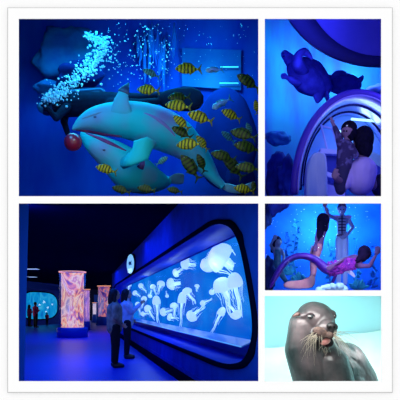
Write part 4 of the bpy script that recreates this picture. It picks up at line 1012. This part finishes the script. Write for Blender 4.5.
bm = B(); plate(bm, [P(316, 271, Yp-.05), P(311, 276, Yp-.1), P(302, 280, Yp-.15), P(292, 280.5, Yp-.2), P(285, 280.5, Yp-.25), P(279, 285, Yp-.28), P(283, 289.3, Yp-.28), P(296, 289.8, Yp-.2), P(306, 289.6, Yp-.12), P(316, 289, Yp-.1), P(318.5, 280, Yp-.08)], .05, (0, 1, 0)); obj('fluke', bm, mat('fluke_peach', (.75, .45, .42), .45, c2=(.7, .35, .42), nscale=10), t2_, sub=1)
bm = B(); T(bm, [(312, 246, Yp-.1, .6, 2), (310.5, 253, Yp-.12, .5, 2.5), (309, 259, Yp-.1, .3, 1)], 4, 10); obj('hip_fin', bm, peach, t2_)

# prince
Yr = 10.4
m3 = thing('person', 'pale costumed diver prince in white trousers with dark chest bands, hand on hip', 'person', P(342, 288, Yr))
bm = B()
ell(bm, P(342, 209.3, Yr), (.085, .1, .115)); ell(bm, P(342, 210.5, Yr-.1), (.012, .02, .02)); cp(bm, (342, 213, Yr), 2.2, (342, 216, Yr), 2.4)
for sx in (-1, 1): ell(bm, P(342+sx*4.1, 209.8, Yr), (.012, .02, .028)); cp(bm, (342+sx*2, 218.5, Yr), 3.2, (342+sx*5.2, 218.5, Yr), 2.8)
cp(bm, (342, 220, Yr), 5.4, (342, 228, Yr), 4.6); cp(bm, (342, 228, Yr), 4.5, (342, 237, Yr), 4.8)
cp(bm, (336.5, 218.5, Yr), 2.4, (331, 216.5, Yr-.1), 1.9); cp(bm, (331, 216.5, Yr-.1), 1.8, (327.8, 213.5, Yr-.25), 1.3); hand(bm, P(327.3, 211.8, Yr-.27), (-.3, 0, 1), 1.1)
cp(bm, (347.5, 218.5, Yr), 2.4, (353, 227, Yr), 1.8); cp(bm, (353, 227, Yr), 1.7, (348.5, 233.5, Yr-.1), 1.3); hand(bm, P(347.5, 234.5, Yr-.14), (-1, 0, -.3), 1.1)
for sx in (-1, 1): cp(bm, (342+sx*2.8, 239, Yr), 3.3, (342+sx*3.2, 262, Yr), 2.4); cp(bm, (342+sx*3.2, 262, Yr), 2.3, (342+sx*3.2, 284, Yr), 1.6); cp(bm, (342+sx*3.2, 286, Yr), 1.2, (342+sx*3.6, 287.6, Yr-.14), .9)
obj('body', bm, mat('skin_pale', (.20, .24, .50), .5), m3, voxel=.014)
bm = B(); ell(bm, P(342, 207.4, Yr+.02), (.098, .11, .095)); obj('hair', bm, mat('hair_prince', (.05, .04, .12), .6), m3, voxel=.016)
for ex_ in (340.6, 343.5):
    bm = B(); ell(bm, P(ex_, 209.4, Yr-.093), (.016, .012, .01)); obj('eye', bm, gbase, m3)
bm = B(); ell(bm, P(342, 212.2, Yr-.092), (.024, .008, .006)); obj('mouth', bm, mat('lip_dark', (.1, .02, .08), .5), m3)
band = mat('chest_band', (.015, .012, .10), .5)
for k in range(5):
    bm = B(); y = 219+k*2.9; tube(bm, [P(342+dx, y+abs(dx)*.12-(.5 if dx else 0), Yr-math.sqrt(max(0, 1-(dx/5.6)**2))*.118-.002) for dx in (-3.6, -2.4, -1.2, 0, 1.2, 2.4, 3.6)], .011, 6); obj('chest_band', bm, band, m3)
bm = B(); tube(bm, [P(342, y, Yr-.128) for y in (215.5, 220, 225, 230, 233.5)], .013, 6); obj('lacing', bm, band, m3)
for sx in (-1, 1):
    bm = B(); ell(bm, P(342+sx*6, 217, Yr-.02), (.085, .08, .04)); obj('epaulette', bm, mat('epaulette', (.35, .2, .5), .4), m3)
bm = B(); ell(bm, P(342, 235.4, Yr), (.122, .115, .04)); obj('belt', bm, mat('belt_dark', (.03, .015, .12), .4), m3)
bm = B()
for sx in (-1, 1): cp(bm, (342+sx*2.6, 239.5, Yr), 3.9, (342+sx*3.2, 262, Yr), 3.1); cp(bm, (342+sx*3.2, 262, Yr), 3.1, (342+sx*3.2, 283, Yr), 2.3)
obj('trousers', bm, mat('trousers_white', (.30, .48, .80), .8), m3, voxel=.016)

# small mermaid at the far left
Ys = 10.6
m4 = thing('person', 'small mermaid performer in a teal costume at the far left of the show tank', 'person', P(277, 260, Ys))
bm = B(); ell(bm, P(277.5, 242.5, Ys), (.085, .09, .105)); cp(bm, (277, 246, Ys), 2, (276.5, 249, Ys), 2.4); cp(bm, (274.5, 250, Ys), 2.6, (279.5, 250, Ys), 2.6); cp(bm, (277, 251, Ys), 4, (277.5, 261, Ys), 3.2)
cp(bm, (281, 250, Ys), 1.9, (284, 256, Ys-.1), 1.5); cp(bm, (284, 256, Ys-.1), 1.4, (283, 262, Ys-.2), 1.1); hand(bm, P(282.7, 264, Ys-.2), (0, 0, -1), 1.1)
cp(bm, (273.5, 250, Ys), 1.9, (270.5, 245, Ys-.1), 1.5); cp(bm, (270.5, 245, Ys-.1), 1.4, (273, 240.5, Ys-.15), 1.1); hand(bm, P(274, 239, Ys-.15), (.5, 0, 1), 1.1)
ell(bm, P(277.8, 243.2, Ys-.095), (.012, .018, .018))
obj('body', bm, mat('skin_cool', (.10, .13, .26), .5), m4, voxel=.015)
bm = B(); ell(bm, P(276.8, 241.6, Ys+.03), (.115, .11, .12)); cp(bm, (274.5, 242, Ys+.04), 3.2, (272.5, 251, Ys+.05), 2.2); obj('hair', bm, hairD, m4, voxel=.016)
bm = B(); T(bm, [(277.2, 250, Ys, 3.8, 4.6), (277.5, 257, Ys, 3.6, 4.1), (278, 264, Ys, 3.8, 4.6), (281, 273, Ys, 3, 3.8), (286, 281, Ys, 2, 2.6), (291, 286, Ys, .8, 1.2)], 5, 14, up=(0, -1, 0)); ct = obj('tail', bm, mat('tail_teal', (.01, .07, .16), .5, c2=(.03, .13, .2), nscale=12), m4)
bm = B(); plate(bm, [P(289, 284.5, Ys), P(294, 281.5, Ys), P(297.5, 284, Ys), P(293, 287.5, Ys), P(290, 289.8, Ys), P(286.5, 288, Ys)], .04, (0, 1, 0)); obj('fluke', bm, mat('fluke_teal', (.06, .25, .38), .4), ct, sub=1)

# planting, coral, rocks
rockD = mat('rock_show', (.002, .008, .07), .9, c2=(.004, .014, .11), nscale=4, bump=.5)
rock('rock', 'dark rock in the upper left corner of the mermaid tank', 265.5, 216, 11.2, (.13, .28), rockD, 31, flat=.6)
rock('rock', 'dark rock in the lower left corner beneath the small mermaid', 269, 275, 11.0, (.16, .36), rockD, 33, flat=.6)
def kelp(label, px, y0, y1, Y, wpx, n, m, seed):
    rnd = random.Random(seed); c = P(px, y0, Y); t = thing('kelp', label, 'kelp', c, 'kelp in the mermaid tank')
    bm = B(); pts = [(px+1.6*math.sin(k*1.1+seed), y0+(y1-y0)*k/8) for k in range(9)]; tube(bm, [P(a, b, Y) for a, b in pts], [.025*(1-k*.09) for k in range(9)], 8); obj('stem', bm, m, t)
    bm = B()
    for i in range(n):
        u = (i+.5)/n; k = min(int(u*8), 7); a = pts[k][0]; b = y0+(y1-y0)*u; s = rnd.choice((-1, 1)); L = wpx*rnd.uniform(.5, 1)*(1-.5*u)
        q = [P(a, b, Y), P(a+s*L*.5, b-L*.45, Y-.05*rnd.random()), P(a+s*L, b-L*.3, Y-.08), P(a+s*L*.6, b+L*.12, Y)]; plate(bm, q, .015, (0, 1, 0))
    o = obj('fronds', bm, m, t)
kt = mat('kelp_teal', (.01, .30, .50), .6, c2=(.01, .16, .50), nscale=5)
kb = mat('kelp_blue', (.01, .16, .50), .6, c2=(.01, .10, .42), nscale=5)
kelp('tall teal kelp standing behind the arch of the purple tail', 295, 284, 219, 11.3, 9, 30, kt, 1)
kelp('shorter blue kelp left of the tall teal kelp', 286, 270, 232, 11.5, 6, 18, kb, 2)
kelp('pale teal kelp behind the upright mermaid performer and the prince', 331, 284, 240, 11.3, 6, 20, kt, 3)
kelp('teal kelp rising right of the prince, behind the purple mermaid\'s head', 357, 286, 238, 11.2, 7, 26, kt, 4)
kelp('blue kelp against the right edge of the mermaid tank', 374, 288, 244, 11.3, 7, 22, kb, 5)
def coral(label, px, py, Y, r, m, seed, n=26):
    rnd = random.Random(seed); c = P(px, py, Y); bm = B()
    for i in range(n):
        t = rnd.uniform(.1, PI-.1); L = r*rnd.uniform(.6, 1); d = Vector((math.cos(t), rnd.uniform(-.5, .3), math.sin(t))); a = c+d*L*.6; cap(bm, c, .03, a, .035); cap(bm, a, .035, c+d*L+Vector((rnd.uniform(-.04, .04), 0, .02)), .022, 8)
    o = obj('coral', bm, m); tag(o, label, 'coral', 'corals in the mermaid tank'); return o
cor = mat('coral_turquoise', (.02, .36, .45), .6, c2=(.01, .2, .38), nscale=8)
coral('bright turquoise coral under the arch of the purple tail', 299, 283, 10.6, .20, cor, 1)
coral('turquoise coral left of the bright one, under the purple arch', 289, 274, 10.9, .15, cor, 2, 18)
coral('turquoise coral at the right below the purple mermaid', 358, 289, 10.6, .18, cor, 3)
bm = B()
for i in range(46):
    rnd = random.Random(i); a = rnd.uniform(0, PI); q = rnd.uniform(.1, 1); ell(bm, P(333+15.5*math.cos(a)*q, 291-(6.0*math.sin(a)*q), 8.9+.15*(1-q)), rnd.uniform(.035, .06), u=10, v=8)
o = obj('coral', bm, mat('coral_white', (.45, .85, .9), .6)); tag(o, 'low white mounded coral at the bottom edge of the mermaid tank', 'coral', 'corals in the mermaid tank')
bm = B(); random.seed(9)
for i in range(130):
    bmesh.ops.create_icosphere(bm, subdivisions=1, radius=random.choice((.004, .006, .009)), matrix=Matrix.Translation(P(random.gauss(318, 26) if i % 3 else random.uniform(266, 380), random.uniform(206, 270), random.uniform(8.2, 11.5))))
o = obj('bubble_scatter', bm, bubm); tag(o, 'fine bubbles drifting through the mermaid tank', 'bubbles', kind='stuff')
point('show_light', P(331, 222, 11.2), (.35, .80, 1), 150, .25)
point('show_light', P(372, 232, 11.0), (.06, .45, 1), 26, .2)
point('show_light', P(300, 215, 10.9), (.03, .3, 1), 7, .2)
area('show_fill_strip', P(322, 202.2, 8.2), P(322, 250, 9.2), 2.6, .3, (.35, .5, 1), 60)  # added strip fill tucked under the top partition, out of sight
spot('show_spot', P(350, 206, 7.4), P(335, 262, 9), (.75, .6, 1), 130, 50, .08)
# =================================================================== PANEL E : sea lion
poolw = mat('pool_cyan', (.40, .76, .82), .8, c2=(.45, .79, .83), nscale=.7)
pools = mat('pool_side', (.55, .85, .86), .8)
YE = 8.4
x0e, x1e = 263.2, 400
def EP(px, py, Y): return P(px, py, Y)
enclosure((263.2, 294.2, 420, 470), YB, YE, {'*': pools, 'F': poolw})
# pale pool deck behind the animal
deck = mat('pale_deck', (.58, .80, .75), .6, c2=(.74, .86, .80), nscale=1.3, bump=.1, contrast=(.4, .6))
bm = B(); n = 24; top = []
for k in range(n+1):
    px = 258+170*k/n; y = 347-17*max(0, min(1, (px-285)/95))**.8+.8*math.sin(k*.9); top.append(P(px, y, 7.9))
lo = [P(258+170*k/n, 440, 6.9) for k in range(n+1)]
vt = [bm.verts.new(v) for v in top]; vl = [bm.verts.new(v) for v in lo]; v2 = [bm.verts.new(v+Vector((0, .3, -.05))) for v in top]
for k in range(n): bm.faces.new((vl[k], vl[k+1], vt[k+1], vt[k])); bm.faces.new((vt[k], vt[k+1], v2[k+1], v2[k]))
o = obj('pool_ledge', bm, deck); o['kind'] = 'structure'; o.name = 'trim_3'

Yl = 6.0; pxm = Yl/F
slm = mat('sea_lion_hide', (.012, .013, .015), .36, c2=(.115, .080, .085), nscale=3.2, bump=.5, bscale=12, coat=.35, contrast=(.38, .68))
sl = thing('sea_lion', 'wet dark grey sea lion turning its whiskered head right with tongue showing', 'sea lion', P(320, 410, Yl))
bm = B()
def C2(a, ra, b, rb): cap(bm, P(a[0], a[1], a[2]), ra*pxm, P(b[0], b[1], b[2]), rb*pxm, 24)
def E2(a, r, R=None): ell(bm, P(*a), tuple(x*pxm for x in r), R, 32, 20)
Ry = lambda d: Matrix.Rotation(math.radians(d), 3, 'Y')
E2((315.5, 318.5, Yl-.02), (19.5, 17, 16.8), Ry(16))           # skull
E2((323, 321.5, Yl-.10), (12, 11, 11.5), Ry(30))
E2((308, 325, Yl+.02), (15, 16, 17))
E2((326.5, 329, Yl-.20), (10.2, 9, 9), Ry(25))            # muzzle
E2((321, 334.5, Yl-.21), (9, 8.5, 7.6))                  # left whisker pad
E2((330.8, 331.2, Yl-.22), (6, 6, 5.6))                      # right pad
E2((324, 345, Yl-.12), (6.2, 7, 6.2), Ry(10))                # lower jaw
C2((306, 326, Yl+.02), 17.5, (305, 350, Yl+.03), 20)         # neck
C2((305, 350, Yl+.03), 20.5, (315, 380, Yl), 22)
C2((322, 342, Yl+.02), 10, (330, 366, Yl-.02), 20)           # throat / chest
C2((315, 380, Yl), 22, (322, 430, Yl), 32)
C2((330, 366, Yl-.02), 20, (336, 420, Yl-.05), 28)
C2((336, 372, Yl+.28), 24, (352, 372, Yl+.42), 20)           # back and hip
C2((346, 362, Yl+.38), 21, (356, 382, Yl+.50), 23); C2((356, 382, Yl+.50), 23, (362, 430, Yl+.55), 26)
E2((305, 315.2, Yl-.15), (5.5, 3, 3.2), Ry(-10))             # brow over the left eye
E2((331, 314.5, Yl-.09), (5.2, 5, 4.8))                    # far eye socket bulge
C2((330, 350, Yl+.15), 13, (348, 362, Yl+.38), 19); C2((334, 358, Yl+.2), 16, (344, 385, Yl+.3), 22)
body = obj('body', bm, slm, sl, voxel=.012, relax=3)
eyem = mat('eye_black', (.004, .003, .004), .04, coat=1)
bm = B(); ell(bm, P(310.2, 316.8, Yl-.238), (.034, .02, .030)); obj('eye', bm, eyem, sl)
bm = B(); ell(bm, P(334.6, 316.2, Yl-.125), (.024, .026, .034)); obj('eye', bm, eyem, sl)
bm = B(); tube(bm, [P(310.2+4.2*math.cos(t), 316.6-3.3*math.sin(t), Yl-.232+.006*math.cos(2*t)) for t in [PI*.02+PI*.96*k/12 for k in range(13)]], .009, 8); obj('eyelid', bm, mat('lid', (.03, .02, .025), .5), sl)
# nose
nm = mat('nose_black', (.006, .005, .006), .45, bump=.3, bscale=40)
bm = B(); ell(bm, P(332.2, 326.6, Yl-.335), (.068, .045, .050), Ry(12)); ell(bm, P(331.4, 330.5, Yl-.335), (.036, .036, .045)); nose = obj('nose', bm, nm, sl, voxel=.007)
for dx in (-2.0, 2.0):
    bm = B(); ell(bm, P(332.1+dx, 326.9+.3*dx*.3, Yl-.379), (.016, .007, .012), Ry(35*(-1 if dx < 0 else 1))); obj('nostril', bm, mat('nostril', (.0, .0, .0), .8), nose)
# mouth, tongue, ear
bm = B(); ell(bm, P(325.8, 341, Yl-.25), (.095, .045, .066), Ry(22)); mth = obj('mouth', bm, mat('mouth_dark', (.015, .004, .006), .5), sl)
bm = B(); ell(bm, P(326.2, 341, Yl-.285), (.052, .03, .040), Ry(-25)); ell(bm, P(323.6, 343.3, Yl-.275), (.034, .026, .024)); obj('tongue', bm, mat('tongue_pink', (.62, .23, .20), .35, coat=.4), sl, voxel=.007)
bm = B(); tube(bm, [P(*q) for q in ((299.5, 313.5, 5.86), (297, 314.2, 5.85), (294.5, 315.4, 5.86), (291.8, 317.2, 5.88))], [(.016, .02), (.018, .024), (.013, .018), (.003, .004)], 10); obj('ear', bm, mat('ear_brown', (.09, .045, .04), .4), sl)
# front flippers
for k, pts in enumerate(([(304, 398, 5.85, .12, .05), (292, 412, 5.75, .12, .04), (284, 430, 5.65, .10, .03), (275, 438, 5.5, .04, .01)], [(336, 384, 5.75, .13, .05), (346, 410, 5.6, .13, .04), (356, 430, 5.5, .10, .03), (370, 438, 5.4, .04, .01)])):
    bm = B(); sp = spline(pts, 5); tube(bm, [P(a, b, c) for a, b, c, d, e in sp], [(d, e) for a, b, c, d, e in sp], 14); obj('flipper', bm, slm, sl)
# whiskers
wm = mat('whisker_pale', (.34, .29, .22), .4); random.seed(12)
def whisk(x, y, ang, L, droop, yy):
    pts = []; a = math.radians(ang); px_, py_ = x, y
    for k in range(10):
        pts.append(P(px_, py_, yy-.05*math.sin(PI*k/12))); px_ += math.cos(a)*L/9; py_ -= math.sin(a)*L/9
        a += math.radians(droop)/9*(1 if math.cos(a) < 0 else -1)
    bm = B(); tube(bm, pts, [.0030*(1-k*.08) for k in range(10)], 5); obj('whisker', bm, wm, sl)
for i in range(26): whisk(random.uniform(314, 324), random.uniform(330, 339), random.uniform(170, 262), random.uniform(13, 30), random.uniform(30, 100), Yl-.33)
for i in range(20): whisk(random.uniform(330, 335), random.uniform(331, 337), random.uniform(-60, 25), random.uniform(16, 30), random.uniform(10, 60), Yl-.345)
for i in range(9): whisk(random.uniform(322, 330), random.uniform(344, 349), random.uniform(225, 310), random.uniform(5, 10), 10, Yl-.2)
area('fill_strip', P(305, 295.8, 5.6), P(318, 330, 6), .9, .5, (1, .98, .95), 22)  # added strip lamp under the partition, stands in for daylight from above
# added fill panels out of view that brighten the sea lion's box
area('pool_fill', P(400, 305, 6.4), P(335, 350, 8), 1.3, 1.3, (.95, 1, 1), 40)
area('pool_fill', P(322, 295.6, 6.9), P(322, 380, 7.6), 1.6, .9, (1, 1, 1), 34)
area('pool_fill', P(290, 460, 6.0), P(310, 330, 8), 1.5, 1.0, (.92, 1, .98), 14)

bm = B(); ell(bm, P(320, 332.5, Yl-.335), (.088, .035, .062), Ry(20)); obj('whisker_pad', bm, mat('pad_brown', (.13, .08, .065), .55, c2=(.045, .03, .03), nscale=22, bump=.6, bscale=40), sl)
bm = B(); ell(bm, P(329.8, 335, Yl-.345), (.050, .03, .045), Ry(-10)); obj('whisker_pad', bm, mat('pad_brown', (.13, .08, .065), .55, c2=(.045, .03, .03), nscale=22, bump=.6, bscale=40), sl)
